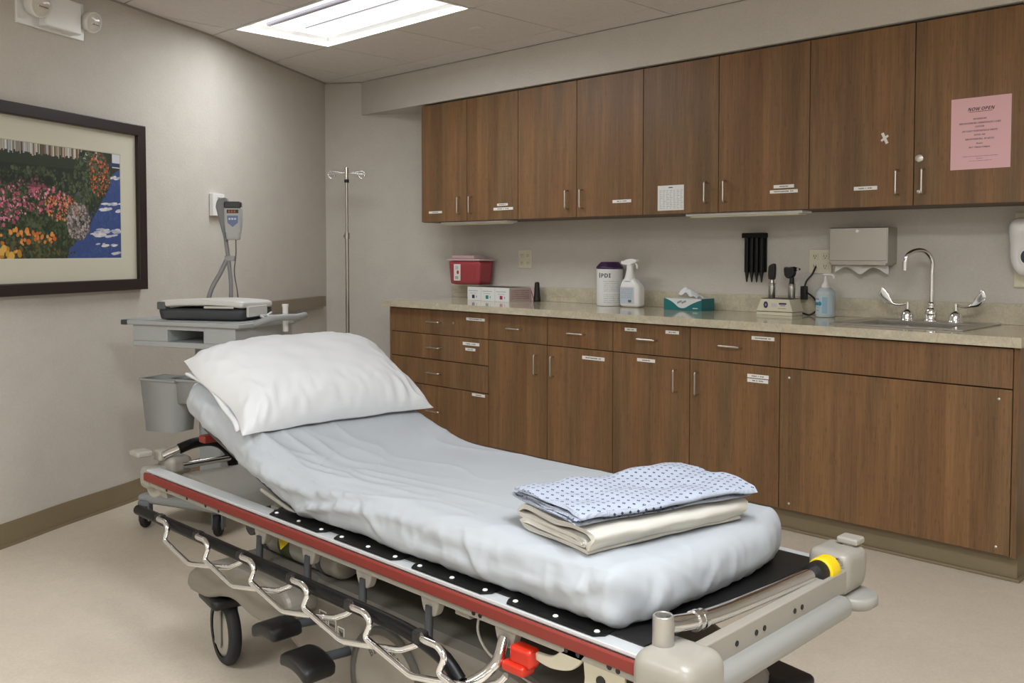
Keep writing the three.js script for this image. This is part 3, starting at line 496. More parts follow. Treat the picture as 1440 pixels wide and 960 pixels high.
  tag(obj('plug_block', [bx(-2.185, -2.157, TOP + 0.075, TOP + 0.14, -4.218, -4.19, 0.004)], M.black), 'black plastic adapter block hanging behind the scope charger', 'adapter');
  // sanitizer
  const sz = thing('sanitizer_bottle', 'pump bottle of clear hand sanitizer with a blue label', 'bottle', [-2.03, TOP, -4.14]);
  sz.scale.y = 0.93;
  const lbl = canvasTex(256, 128, (c, w, h) => { c.fillStyle = '#b6c6cb'; c.fillRect(0, 0, w, h); c.fillStyle = '#8fb0c4'; c.fillRect(176, 6, 40, 116); c.fillStyle = '#2c86a4'; c.fillRect(40, 44, 126, 22); c.beginPath(); c.arc(158, 54, 15, 0, 7); c.fill(); c.fillStyle = '#55707c'; c.fillRect(96, 20, 54, 6); c.fillStyle = '#7e949c'; for (let x = 60; x < 170; x += 10) c.fillRect(x, 78, 7, 3); c.fillRect(128, 98, 20, 8); });
  obj('bottle', lathe([[0, 0], [0.040, 0], [0.044, 0.005], [0.044, 0.12], [0.04, 0.132], [0.028, 0.145], [0.018, 0.15], [0, 0.15]], 0, 0, 0, 36), std(0xb9c4c6, 0.2), sz);
  const lb = obj('label_sleeve', new THREE.CylinderGeometry(0.0446, 0.0446, 0.092, 36, 1, true, R(-110), R(200)).translate(0, 0.062, 0), std(0xffffff, 0.4, { map: lbl, side: THREE.DoubleSide }), sz, { keepUV: true }); lb.rotation.y = R(-22);
  obj('pump', [lathe([[0.019, 0.148], [0.02, 0.16], [0.012, 0.172], [0.008, 0.18], [0.0055, 0.2], [0.0055, 0.208], [0, 0.209]]), tube([[-0.012, 0.214, 0], [0.03, 0.214, 0.004], [0.042, 0.21, 0.006], [0.045, 0.196, 0.006]], 0.006, { n: 20, rs: 10 })], std(0xdedbd8, 0.4), sz);
}

// ---------------------------------------------------------------- left wall
{
  // framed garden picture
  const f = wallFrame(-1.55), nx = f.n[0], nz = f.n[1];
  const u = [-0.445, -0.896], n = [0.896, -0.445];
  const cx = -4.51 - u[0] * 0.565 + n[0] * 0.008, cz = -1.965 - u[1] * 0.565 + n[1] * 0.008;
  const P = thing('framed_picture', 'large framed garden picture with pink and orange flowers and wide mat', 'picture', [cx, 1.424, cz], Math.atan2(n[0], n[1]));
  const W = 1.13, H = 0.792, t = 0.052;
  const mould = (w, h, tt, d) => { const s = shape([[-w / 2, -h / 2], [w / 2, -h / 2], [w / 2, h / 2], [-w / 2, h / 2]]); s.holes.push(new THREE.Path([[-w / 2 + tt, -h / 2 + tt], [-w / 2 + tt, h / 2 - tt], [w / 2 - tt, h / 2 - tt], [w / 2 - tt, -h / 2 + tt]].map(([x, y]) => new THREE.Vector2(x, y)))); return ext(s, d, 0.004); };
  obj('frame', mould(W, H, t, 0.035), M.frame, P);
  obj('mat_board', mould(W - 2 * t + 0.01, H - 2 * t + 0.01, 0.107, 0.012), M.mat, P);
  const iw = W - 2 * t - 0.19, ih = H - 2 * t - 0.19;
  const art = canvasTex(768, 432, (c, w, h) => {
    c.fillStyle = '#2c3524'; c.fillRect(0, 0, w, h);
    for (let x = 0; x < 640; x += 7) { c.fillStyle = ['#b9a998', '#cfc8bd', '#8c6a55', '#a4a9ad', '#d8d2c4', '#6d5a48'][Math.floor(rnd() * 6)]; c.fillRect(x, 0, 3 + rnd() * 7, 36 + rnd() * 16); }
    const blob = (x, y, r, col, e = 1) => { c.fillStyle = col; c.beginPath(); c.ellipse(x, y, r, r * e, rnd() * 3, 0, 7); c.fill(); };
    const pick = (a) => a[Math.floor(rnd() * a.length)];
    c.fillStyle = '#1d2a1d'; c.fillRect(0, 84, 560, 90);
    // the blue shaded path
    c.fillStyle = '#3b4f86'; c.beginPath(); c.moveTo(768, 60); c.lineTo(715, 90); c.lineTo(660, 190); c.lineTo(600, 270); c.lineTo(560, 330); c.lineTo(470, 385); c.lineTo(455, 432); c.lineTo(768, 432); c.fill();
    for (let i = 0; i < 260; i++) { c.globalAlpha = 0.5; blob(500 + rnd() * 268, 120 + rnd() * 310, 4 + rnd() * 12, pick(['#2f4276', '#465b98', '#53659c', '#34487f']), 0.3); } c.globalAlpha = 1;
    for (const [y, x0, x1, k] of [[100, 690, 768, 8], [205, 660, 768, 8], [232, 650, 768, 10], [318, 610, 768, 26], [335, 590, 740, 12], [372, 560, 760, 6], [410, 700, 768, 5]]) for (let i = 0; i < k; i++) { c.fillStyle = pick(['#c9c6cc', '#e0dcd8', '#aeb0c0']); c.beginPath(); c.ellipse(x0 + rnd() * (x1 - x0), y + rnd() * 12 - 6, 8 + rnd() * 16, 3 + rnd() * 3, -0.1, 0, 7); c.fill(); }
    c.fillStyle = '#cfd3d6'; c.fillRect(716, 0, 52, 62); c.fillStyle = '#33405e'; c.fillRect(700, 42, 68, 16);
    const field = (x, y, rx, ry, cols, k, r0, r1) => { for (let i = 0; i < k; i++) { const a = rnd() * 6.283, q = Math.sqrt(rnd()); blob(x + Math.cos(a) * q * rx, y + Math.sin(a) * q * ry, r0 + rnd() * (r1 - r0), pick(cols), 0.6 + rnd() * 0.4); } };
    const G = ['#27331f', '#35442a', '#3f4f33', '#1f2a1b', '#566044', '#4a5a3c'];
    field(300, 200, 320, 110, G, 900, 3, 11); field(190, 330, 330, 110, G, 1300, 3, 11); field(600, 100, 100, 110, G, 500, 3, 10); field(80, 400, 420, 50, ['#4a4a2c', '#6a5a30', '#3a3a24'], 400, 3, 9);
    field(640, 95, 62, 85, ['#c8522f', '#d96a3d', '#b8452e', '#7a5a3a', '#e07a4a', '#4a4a30', '#3a4428', '#566044'], 300, 2, 5.5);
    field(250, 205, 230, 60, ['#c76a84', '#d98598', '#b5526e', '#e2a0ac', '#a34a63', '#4b5a3c', '#3a4a2e'], 420, 2.5, 7.5);
    field(100, 260, 130, 60, ['#c45c80', '#d77f9a', '#a6456a', '#e39bb0', '#3f4d33', '#55603f'], 230, 3, 8.5);
    field(430, 235, 90, 50, ['#d2603f', '#e08a4a', '#c94f5f', '#caa15a'], 170, 2, 6);
    field(520, 285, 62, 72, ['#9a8c8a', '#7d716d', '#b5a6a4', '#5a5550'], 360, 3, 8);
    field(250, 350, 150, 30, ['#d9823a', '#e29a4a', '#c96a2c'], 40, 5, 11); field(90, 410, 130, 24, ['#cf9a3c', '#b9812e', '#dcae55'], 60, 6, 16);
    field(300, 160, 60, 30, ['#c0647a', '#a0566a'], 24, 4, 9);
    c.fillStyle = 'rgba(20,20,15,0.35)'; c.fillRect(0, 120, 380, 45);
  });
  const pr = new THREE.Mesh(new THREE.PlaneGeometry(iw, ih), std(0xffffff, 0.55, { map: art })); pr.position.set(0, 0, 0.009); pr.name = 'print'; pr.receiveShadow = true; P.add(pr);
  obj('backing', cb(W - 0.06, H - 0.06, 0.004, 0, 0, 0.004), M.black, P);
  // emergency light
  const g = wallFrame(-1.49);
  const e = thing('emergency_light', 'off-white twin-head emergency light high on the wall above the picture', 'emergency light', [g.p[0] + g.n[0] * 0.002, 2.155, g.p[2] + g.n[1] * 0.002], g.turn);
  obj('back_plate', bx(-0.2, 0.175, 0, 0.165, 0, 0.012, 0.004), M.whiteGloss, e);
  obj('battery_case', bx(-0.085, 0.12, 0.012, 0.152, 0.01, 0.05, 0.006), M.whiteGloss, e);
  for (const x of [-0.132, 0.172]) { const h = sub('lamp_head', e, [x, x < 0 ? 0.09 : 0.085, 0.045]); h.rotation.x = R(12); h.scale.setScalar(x < 0 ? 1.05 : 0.88); obj('shell', lathe([[0, -0.034], [0.03, -0.032], [0.05, -0.01], [0.054, 0.028], [0.05, 0.034], [0.046, 0.03], [0, 0.03]], 0, 0, 0, 28).rotateX(Math.PI / 2), M.whiteGloss, h); obj('lens', lathe([[0.046, 0.03], [0.03, 0.037], [0, 0.04]], 0, 0, 0, 28).rotateX(Math.PI / 2), std(0xd8d4cb, 0.12), h); obj('bulb_bar', cb(0.05, 0.008, 0.004, 0, -0.008, 0.041, 0.002), M.chrome, h); }
  // thermostat
  const h = wallFrame(-2.50);
  const s = thing('thermostat', 'white wall thermostat with a small grey screen beside the cart pole', 'thermostat', [h.p[0] + h.n[0] * 0.002, 1.468, h.p[2] + h.n[1] * 0.002], h.turn);
  obj('case', cb(0.112, 0.124, 0.026, 0, 0, 0.013, 0.004), M.whiteGloss, s); obj('screen', cb(0.034, 0.072, 0.002, 0.006, 0.002, 0.0268, 0.001), std(0x6f7576, 0.25), s); obj('bezel', [cb(0.044, 0.08, 0.002, 0.006, 0.002, 0.0262, 0.001)], std(0xb5b3ae, 0.4), s);
  // wooden bumper ledge
  const k0 = lwPts.filter((p) => p.z < -2.78 && p.z > -3.70);
  tag(obj('wall_ledge', [strip(k0, 0.001, 0.05, 0.835, 0.905)], new THREE.MeshStandardMaterial({ color: hex(0x8b7f6c), roughness: 0.5 })), 'grey brown wooden bumper ledge on the wall behind the patient cart', 'ledge');
}

// ---------------------------------------------------------------- drip stand
{
  const t = thing('drip_stand', 'slim steel drip stand with two hook arms in the corner', 'drip stand', [-5.14, 0, -3.63]);
  obj('pole', [cyl(0.0125, 0.0125, 1.19, 0, 0.695, 0, 'y', 16)], M.steel, t);
  obj('inner_pole', [cyl(0.0095, 0.0095, 0.48, 0, 1.5, 0, 'y', 16)], M.steel, t);
  obj('top_sleeve', cyl(0.014, 0.014, 0.085, 0, 1.725, 0, 'y', 16), M.chrome, t);
  obj('sleeve_ring', cyl(0.0155, 0.0155, 0.02, 0, 1.678, 0, 'y', 16), M.black, t);
  const c = sub('collar', t, [0, 1.315, 0]); obj('ring', cyl(0.018, 0.018, 0.04, 0, 0, 0, 'y', 16), M.steel, c);
  obj('knob', lathe([[0, 0.03], [0.016, 0.026], [0.02, 0.014], [0.008, 0.004], [0.006, 0]], 0, 0, 0, 5).rotateZ(Math.PI / 2).translate(-0.016, 0, 0.004).rotateY(R(-35)), M.black, c);
  for (const s of [-1, 1]) { const rx = s * 0.71, rz = s * -0.70; const P = (d, y) => [rx * d, y, rz * d]; obj('hook_arm', tube([P(0.01, 1.73), P(0.06, 1.737), P(0.108, 1.742), P(0.122, 1.728), P(0.115, 1.705), P(0.098, 1.695), P(0.083, 1.708)], 0.0045, { n: 40, rs: 8 }), M.chrome, t); obj('hook_ball', new THREE.SphereGeometry(0.008, 12, 8).translate(...P(0.081, 1.711)), M.chrome, t); obj('hook_arm', tube([P(0.01, 1.73), P(0.07, 1.727), P(0.115, 1.722)], 0.0035, { n: 12, rs: 8 }), M.chrome, t); }
  obj('hub', lathe([[0.0125, 0.16], [0.03, 0.15], [0.034, 0.09], [0, 0.088]]), M.darkGrey, t);
  for (let k = 0; k < 5; k++) { const a = k * 1.2566 + 0.3, ca = Math.cos(a), sa = Math.sin(a); const l = obj('leg', tube([[0, 0.13, 0], [ca * 0.12, 0.11, sa * 0.12], [ca * 0.23, 0.075, sa * 0.23]], 0.011, { n: 10, rs: 8 }), M.steel, t); obj('caster', [cyl(0.025, 0.025, 0.018, ca * 0.235, 0.026, sa * 0.235, 'x', 16), cyl(0.006, 0.006, 0.04, ca * 0.232, 0.055, sa * 0.232, 'y', 8)], M.rubber, l); }
}

// ---------------------------------------------------------------- patient cart with recorder
{
  const th = R(20.3), C = thing('equipment_cart', 'grey plastic equipment cart with tray, bin and casters by the wall', 'cart', [-3.83, 0, -2.0], th);
  const g1 = std(0xadb0b0, 0.5), g2 = std(0x969998, 0.55);
  // tray with raised rim
  obj('tray', [bx(-0.335, 0.30, 0.893, 0.913, -0.20, 0.20, 0.006), bx(-0.325, 0.29, 0.913, 0.917, -0.19, 0.19, 0.002)], g1, C);
  obj('corner_bumper', bx(-0.348, -0.318, 0.892, 0.914, 0.165, 0.208, 0.004), M.darkGrey, C);
  // storage box under the tray: shell around an open slot
  obj('compartment', [bx(-0.30, 0.27, 0.800, 0.824, -0.19, 0.185, 0.004), bx(-0.30, -0.10, 0.824, 0.893, -0.19, 0.185, 0.003), bx(0.10, 0.27, 0.824, 0.893, -0.19, 0.185, 0.003), bx(-0.10, 0.10, 0.876, 0.893, -0.19, 0.185), bx(-0.10, 0.10, 0.824, 0.876, -0.19, -0.10)], g1, C);
  obj('column', [bx(-0.09, 0.03, 0.14, 0.80, -0.1, 0.02, 0.012), bx(-0.10, 0.06, 0.62, 0.8, -0.11, 0.03, 0.014)], g2, C);
  obj('base_plate', [bx(-0.29, 0.17, 0.105, 0.145, -0.22, 0.19, 0.018)], g2, C);
  for (const [x, z] of [[-0.25, 0.175], [0.13, 0.14], [-0.25, -0.2], [0.13, -0.2]]) {
    const k = sub('caster', C, [x, 0, z], R(25));
    obj('fork', [bx(-0.024, -0.016, 0.03, 0.115, -0.022, 0.026, 0.003), bx(0.016, 0.024, 0.03, 0.115, -0.022, 0.026, 0.003), bx(-0.026, 0.026, 0.095, 0.122, -0.03, 0.03, 0.008)], std(0x6d7178, 0.45), k);
    obj('wheel', [lathe([[0.018, -0.012], [0.046, -0.013], [0.05, -0.007], [0.05, 0.007], [0.046, 0.013], [0.018, 0.012]], 0, 0, 0, 28).rotateZ(Math.PI / 2).translate(0, 0.05, 0)], M.rubber, k);
    obj('hub', cyl(0.02, 0.02, 0.028, 0, 0.05, 0, 'x', 18), g1, k);
  }
  // grey bins hung on the column
  const bin = (name, x0, x1, z0, z1, y0, y1, taper) => { const w = x1 - x0, d = z1 - z0, hh = y1 - y0, t = 0.004; const mk = (iw, id, sgn) => { const g = new THREE.CylinderGeometry(0.7071, 0.7071 * taper, 1, 4, 1, true).rotateY(Math.PI / 4).scale(iw, hh, id); return g; }; const o1 = mk(w, d), i1 = mk(w - 2 * t, d - 2 * t); const b = obj(name, [o1.translate((x0 + x1) / 2, (y0 + y1) / 2, (z0 + z1) / 2), i1.translate((x0 + x1) / 2, (y0 + y1) / 2, (z0 + z1) / 2), cb(w * taper, 0.004, d * taper, (x0 + x1) / 2, y0 + 0.002, (z0 + z1) / 2)], std(0x9b9d9b, 0.5, { side: THREE.DoubleSide }), C); obj('rim', [bx(x0 - 0.006, x1 + 0.006, y1 - 0.008, y1 + 0.002, z1 - 0.003, z1 + 0.006, 0.002), bx(x0 - 0.006, x1 + 0.006, y1 - 0.008, y1 + 0.002, z0 - 0.006, z0 + 0.003, 0.002), bx(x0 - 0.006, x0 + 0.003, y1 - 0.008, y1 + 0.002, z0, z1, 0.002), bx(x1 - 0.003, x1 + 0.006, y1 - 0.008, y1 + 0.002, z0, z1, 0.002)], std(0x9b9d9b, 0.5), b); return b; };
  bin('waste_bin', -0.245, -0.05, 0.06, 0.20, 0.43, 0.66, 0.82);
  bin('supply_bin', -0.10, 0.17, 0.03, 0.19, 0.56, 0.665, 0.8);
  obj('tray_handle', [tube([[0.28, 0.90, 0.10], [0.36, 0.93, 0.05], [0.40, 0.93, -0.05], [0.37, 0.93, -0.15], [0.28, 0.9, -0.18]], 0.014, { n: 30, rs: 10 })], M.grey, C);
  obj('cord_post', [cyl(0.012, 0.012, 0.11, 0.335, 0.92, -0.06, 'y', 14), cyl(0.014, 0.014, 0.012, 0.335, 0.978, -0.06, 'y', 14)], M.white, C);
  // recorder on the tray
  const E = thing('ecg_recorder', 'flat white and charcoal recorder with a closed lid on the cart tray', 'recorder', [-3.79, 0.918, -1.985], R(31));
  obj('base', [soft(0.40, 0.05, 0.27, 0.012, 16, 4, 12, (p) => { p.y += 0.025; const k = sstep(0, 0.05, p.y); p.x *= 0.965 + 0.035 * k; p.z *= 0.97 + 0.03 * k; })], M.darkGrey, E, { raw: true });
  obj('lid', soft(0.405, 0.032, 0.265, 0.014, 24, 4, 16, (p) => { const u = p.x / 0.2; p.y += 0.064 + 0.010 * (1 - u * u) + 0.004 * p.z / 0.15; }), std(0xd3d2cd, 0.4), E, { raw: true });
  obj('lid_latch', bx(0.02, 0.16, 0.052, 0.062, 0.128, 0.136, 0.003), std(0xbfbeb9, 0.4), E);
  obj('corner_pad', [bx(-0.206, -0.165, 0.045, 0.078, 0.095, 0.135, 0.005)], std(0x5a5d5f, 0.5), E);
  obj('end_block', bx(0.2, 0.212, 0.015, 0.06, -0.06, 0.1, 0.003), std(0xcfcec8, 0.4), E);
  // loose leads by the recorder
  tag(obj('patient_leads', tube([[-3.60, 0.945, -2.14], [-3.56, 0.935, -2.10], [-3.53, 0.928, -2.12], [-3.57, 0.927, -2.18], [-3.62, 0.929, -2.16], [-3.58, 0.935, -2.08], [-3.52, 0.93, -2.06]], 0.0055, { n: 60, rs: 7 }), std(0xc9c9c7, 0.5)), 'coiled pale lead wires at the end of the cart tray', 'wires');
  // vital signs unit on its bent holder
  const D = thing('vitals_unit', 'small grey handheld vitals unit with a blue label on a bent holder arm', 'monitor', [-3.965, 0.9175, -2.145], R(52));
  obj('holder_arm', [tube([[0.0, 0.0, 0], [0.004, 0.14, 0], [-0.006, 0.26, 0], [-0.02, 0.36, -0.01], [-0.032, 0.48, -0.015]], 0.0095, { n: 30, rs: 10 }), tube([[-0.105, 0.0, 0.02], [-0.085, 0.11, 0.015], [-0.04, 0.2, 0.005], [-0.012, 0.26, 0]], 0.0105, { n: 30, rs: 10 })], std(0x8e8e8d, 0.5), D);
  obj('arm_clamp', [bx(-0.022, 0.024, 0.25, 0.275, -0.014, 0.014, 0.005)], std(0x9a9a99, 0.5), D);
  obj('case_back', ext(smoothShape([[-0.058, 0.50], [-0.05, 0.53], [-0.03, 0.54], [-0.005, 0.53], [0.0, 0.42], [-0.012, 0.34], [-0.03, 0.38]]), 0.05, 0.006, -0.03), std(0x7d7f80, 0.5), D);
  obj('case', soft(0.082, 0.155, 0.05, 0.012, 8, 12, 6, (p) => { p.y += 0.425; const k = sstep(0.44, 0.35, p.y); p.x *= 1 - 0.25 * k; p.x += 0.018; }), std(0xb2b3b2, 0.4), D, { raw: true });
  obj('top_cap', bx(-0.02, 0.056, 0.492, 0.524, -0.022, 0.028, 0.008), std(0x33363b, 0.4), D);
  const vt = canvasTex(96, 160, (c, w, h) => { c.fillStyle = '#b2b3b2'; c.fillRect(0, 0, w, h); c.fillStyle = '#3a2a28'; c.fillRect(10, 8, 76, 24); c.fillStyle = '#b05a3a'; for (let x = 20; x < 70; x += 18) c.fillRect(x, 13, 11, 14); c.fillStyle = '#6a78a0'; c.beginPath(); c.moveTo(12, 48); c.lineTo(84, 48); c.lineTo(82, 96); c.lineTo(48, 124); c.lineTo(14, 96); c.fill(); c.fillStyle = '#d5dae6'; for (let x = 22; x < 74; x += 18) c.fillRect(x, 64, 13, 12); });
  const vp = new THREE.Mesh(new THREE.PlaneGeometry(0.066, 0.11), std(0xffffff, 0.45, { map: vt })); vp.position.set(0.019, 0.437, 0.0256); vp.name = 'face_print'; D.add(vp);
  obj('probe_cord', tube([[0.03, 0.35, 0.01], [0.03, 0.28, 0.012], [0.022, 0.2, 0.012], [0.035, 0.1, 0.01], [0.04, 0.0, 0.005]], 0.0028, { n: 40, rs: 6 }), std(0x5e5e5c, 0.5), D);
}

// ---------------------------------------------------------------- stretcher
{
  const S = thing('stretcher', 'hospital stretcher with red bumper strip, folded side rail and grey base', 'stretcher', [0, 0, 0]);
  const XH = -3.0, XF = -0.985, ZN = -1.315, ZF = -2.055;
  const alu = std(0xd6d9da, 0.35, { metalness: 0.35 });
  for (const [z, s] of [[ZN, 1], [ZF, -1]]) {
    const zi = z - s * 0.045;
    obj('side_beam', [bx(XH, XF, 0.484, 0.493, Math.min(z, zi), Math.max(z, zi), 0.002, 1), bx(XH, XF, 0.442, 0.486, Math.min(z - s * 0.012, z - s * 0.02), Math.max(z - s * 0.012, z - s * 0.02))], alu, S);
    obj('beam_web', bx(XH + 0.02, XF - 0.01, 0.440, 0.462, Math.min(z - s * 0.003, z - s * 0.011), Math.max(z - s * 0.003, z - s * 0.011)), M.bedGrey, S);
    obj('bumper_strip', bx(XH - 0.005, XF + 0.005, 0.457, 0.484, Math.min(z, z + s * 0.010), Math.max(z, z + s * 0.010), 0.0049, 3), M.red, S);
  }
  // litter deck: black panels and their rivets
  const deck = obj('deck_panel', [bx(-2.27, -1.0, 0.487, 0.4955, ZF + 0.03, ZN - 0.035, 0.002, 1)], M.black, S);
  for (let i = 0; i < 4; i++) { const a = -2.25 + i * 0.305; obj('deck_edge', [ext(shape([[a, 0.022], [a + 0.012, 0.004], [a + 0.24, 0.004], [a + 0.255, 0.022], [a + 0.255, 0.05], [a, 0.05]]), 0.003).rotateX(-Math.PI / 2).translate(0, 0.4945, ZN)], M.blackGloss, S); for (const d of [0.02, 0.13, 0.235]) obj('rivet', lathe([[0, 0.003], [0.0045, 0.002], [0.006, 0]], a + d, 0.4975, ZN - 0.022, 10), M.white, S); }
  // back section frame under the raised mattress
  const piv = [-2.24, 0.492], ca = Math.cos(R(17.5)), sa = Math.sin(R(17.5));
  const bp = (s, o, z) => [piv[0] - s * ca + o * sa, piv[1] + s * sa + o * ca, z];
  const bg = bx(-0.55, 0, -0.014, -0.003, -1.95, -1.40, 0.004).rotateZ(-R(17.5)).translate(piv[0], piv[1], 0);
  obj('back_panel', bg, std(0x4d4b47, 0.5), S);
  obj('back_frame', [seg(bp(0.02, -0.022, -1.43), bp(0.56, -0.022, -1.43), 0.009), seg(bp(0.02, -0.022, -1.91), bp(0.56, -0.022, -1.91), 0.009), seg(bp(0.56, -0.022, -1.43), bp(0.56, -0.022, -1.91), 0.009)], M.greyWarm, S);
  obj('back_strut', seg(bp(0.16, -0.02, -1.39), [-2.2, 0.49, -1.38], 0.006), M.greyWarm, S); obj('back_strut', seg(bp(0.4, -0.03, -1.67), [-2.4, 0.40, -1.67], 0.016), M.greyWarm, S);
  obj('release_grip', bx(-0.02, 0.02, -0.012, 0.012, -0.05, 0.05, 0.006)  .translate(...bp(0.52, -0.03, -1.43)), M.red, S);
  // cross beams
  obj('cross_beam', [bx(-2.95, -2.9, 0.41, 0.465, ZF + 0.02, ZN - 0.02, 0.004), bx(-2.32, -2.28, 0.42, 0.48, ZF + 0.02, ZN - 0.02, 0.004), bx(-1.5, -1.45, 0.42, 0.48, ZF + 0.02, ZN - 0.02, 0.004)], M.bedGrey, S);
  obj('head_shroud', [ext(smoothShape([[-2.98, 0.40], [-2.98, 0.462], [-2.85, 0.468], [-2.62, 0.455], [-2.5, 0.40], [-2.6, 0.375], [-2.8, 0.39]]), 0.30, 0.01, -1.72)], std(0xa19c92, 0.4), S);
  // foot end beam with bolt holes and bumper lip
  const FX = -0.90;
  const fb = obj('foot_beam', [bx(FX - 0.025, FX, 0.462, 0.512, ZF + 0.1, ZN - 0.08, 0.004)], M.bedGrey, S);
  for (const z of [-1.50, -1.57, -1.60, -1.72, -1.75]) obj('bolt_hole', cyl(0.0055, 0.0055, 0.002, FX + 0.0005, 0.485, z, 'x', 12), M.black, fb);
  obj('foot_bumper', [bx(FX - 0.02, FX + 0.03, 0.418, 0.466, ZF + 0.12, ZN - 0.07, 0.022, 4)], std(0x93928d, 0.35), S);
  // corner caps
  const cap = (x, z) => {
    const k = soft(0.13, 0.17, 0.13, 0.032, 14, 14, 14, (p) => { const lo = sstep(0.0, -0.085, p.y); p.x *= 1 - 0.3 * lo; p.z *= 1 - 0.25 * lo; p.y *= 1; p.x += x; p.z += z; p.y += 0.43; });
    const o = obj('corner_cap', k, std(0x9b968b, 0.35), S, { raw: true });
    return o;
  };
  cap(-0.925, -1.35);
  const small = (x, y, z, w, h, d) => obj('corner_cap', soft(w, h, d, 0.022, 10, 10, 10, (p) => { const lo = sstep(0.0, -h / 2, p.y); p.x *= 1 - 0.12 * lo; p.x += x; p.z += z; p.y += y; }), std(0x9b968b, 0.35), S, { raw: true });
  small(-0.955, 0.488, -2.025, 0.10, 0.10, 0.11); small(-3.03, 0.458, -1.365, 0.075, 0.075, 0.10); small(-3.03, 0.458, -2.01, 0.075, 0.075, 0.10);
  obj('corner_bracket', ext(smoothShape([[-3.06, 0.45], [-3.02, 0.46], [-2.97, 0.44], [-2.99, 0.40], [-3.05, 0.385], [-3.085, 0.41]]), 0.05, 0.006, -1.40), std(0xa9a498, 0.4), S);
  obj('roller_bumper', [lathe([[0, -0.016], [0.04, -0.016], [0.052, -0.006], [0.052, 0.008], [0.046, 0.016], [0, 0.018]], -0.92, 0.422, -2.035).scale(1, 1, 1)], std(0x9d9a93, 0.4), S);
  obj('roller_bumper', [lathe([[0, -0.016], [0.04, -0.016], [0.052, -0.006], [0.052, 0.008], [0.046, 0.016], [0, 0.018]], -0.865, 0.375, -1.31)], std(0x9d9a93, 0.4), S);
  // folded foot rail: chrome tube, sockets, black and yellow grip ring
  obj('foot_rail_socket', lathe([[0.0135, 0.53], [0.0135, 0.566], [0.0165, 0.568], [0.019, 0.565], [0.02, 0.5], [0.02, 0.49]], -0.955, 0, -1.345, 24), std(0xb9b6b0, 0.3, { metalness: 0.7, side: THREE.DoubleSide }), S);
  obj('foot_rail', [tube([[-0.95, 0.548, -1.355], [-0.943, 0.542, -1.40], [-0.938, 0.534, -1.47], [-0.93, 0.511, -2.03]], 0.0155, { n: 40, rs: 14 })], M.chrome, S);
  obj('rail_collar', [cyl(0.0195, 0.0195, 0.012, -0.941, 0.538, -1.425, 'z', 20), cyl(0.019, 0.019, 0.01, -0.940, 0.536, -1.442, 'z', 20)], M.chrome, S);
  obj('grip_ring', [cyl(0.025, 0.025, 0.035, -0.932, 0.5165, -1.875, 'z', 26)], M.black, S);
  obj('grip_ring', [lathe([[0.0155, -0.021], [0.027, -0.021], [0.030, -0.017], [0.030, 0.017], [0.027, 0.021], [0.0155, 0.021]], 0, 0, 0, 30).rotateX(Math.PI / 2).translate(-0.931, 0.5155, -1.91)], M.yellow, S);
  obj('foot_rail_post', [bx(-0.955, -0.925, 0.50, 0.548, -2.075, -2.04, 0.008), bx(-0.965, -0.915, 0.54, 0.556, -2.08, -2.035, 0.006)], std(0xa09b90, 0.35), S);
  // head push handle folded across the head end
  obj('push_handle_grip', tube([[-2.985, 0.548, -1.42], [-2.975, 0.562, -1.47], [-2.97, 0.558, -1.54], [-2.965, 0.525, -1.585], [-2.965, 0.46, -1.61]], 0.0175, { n: 50, rs: 14 }), M.blackGloss, S);
  obj('push_handle_tube', [seg([-3.0, 0.53, -1.37], [-2.985, 0.548, -1.42], 0.0135), seg([-2.96, 0.495, -1.42], [-2.96, 0.495, -1.60], 0.0115)], M.chrome, S);
  obj('head_latch', [bx(-3.05, -3.0, 0.51, 0.545, -1.40, -1.36, 0.008), bx(-3.08, -3.01, 0.53, 0.55, -1.345, -1.29, 0.008), bx(-3.07, -2.96, 0.465, 0.525, -1.46, -1.38, 0.02)], std(0x9f9a8f, 0.35), S);
  obj('pivot_disc', [ext((() => { const s = new THREE.Shape(); s.moveTo(-0.06, 0.012); s.absarc(0, 0, 0.06, Math.PI * 1.0, Math.PI * 2, false); s.lineTo(0.06, 0.012); s.lineTo(-0.06, 0.012); return s; })(), 0.025, 0.003, 0).rotateY(R(35)).translate(-2.9, 0.435, -1.60)], std(0xb3ab92, 0.45), S);
  // folded side rail
  obj('side_rail_bar', tube([[-2.86, 0.405, -1.225], [-1.62, 0.41, -1.225], [-1.5, 0.407, -1.225], [-1.40, 0.385, -1.225], [-1.365, 0.352, -1.228]], 0.0155, { n: 60, rs: 14, bend: 0.06 }), M.blackGloss, S);
  for (let k = 0; k < 6; k++) {
    const x = -2.69 + k * 0.2435, z = -1.197, w = k < 4 ? 1 : 0.8;
    const q = [[x, 0.416, z - 0.02], [x + 0.03, 0.422, z], [x + 0.078, 0.423, z], [x + 0.102, 0.408, z + 0.002], [x + 0.085, 0.372, z + 0.006], [x + 0.25, 0.343, z + 0.012], [x + 0.31, 0.352, z + 0.006], [x + 0.43, 0.370, z - 0.012], [x + 0.475, 0.392, z - 0.022], [x + 0.487, 0.408, z - 0.028]];
    obj('rail_link', tube(k < 5 ? q : q.slice(0, 7), 0.0072, { n: 140, rs: 10, bend: 0.013 }), M.chrome, S);
    obj('rail_clamp', [bx(x - 0.022, x + 0.008, 0.397, 0.424, -1.235, -1.208, 0.007)], M.black, S);
  }
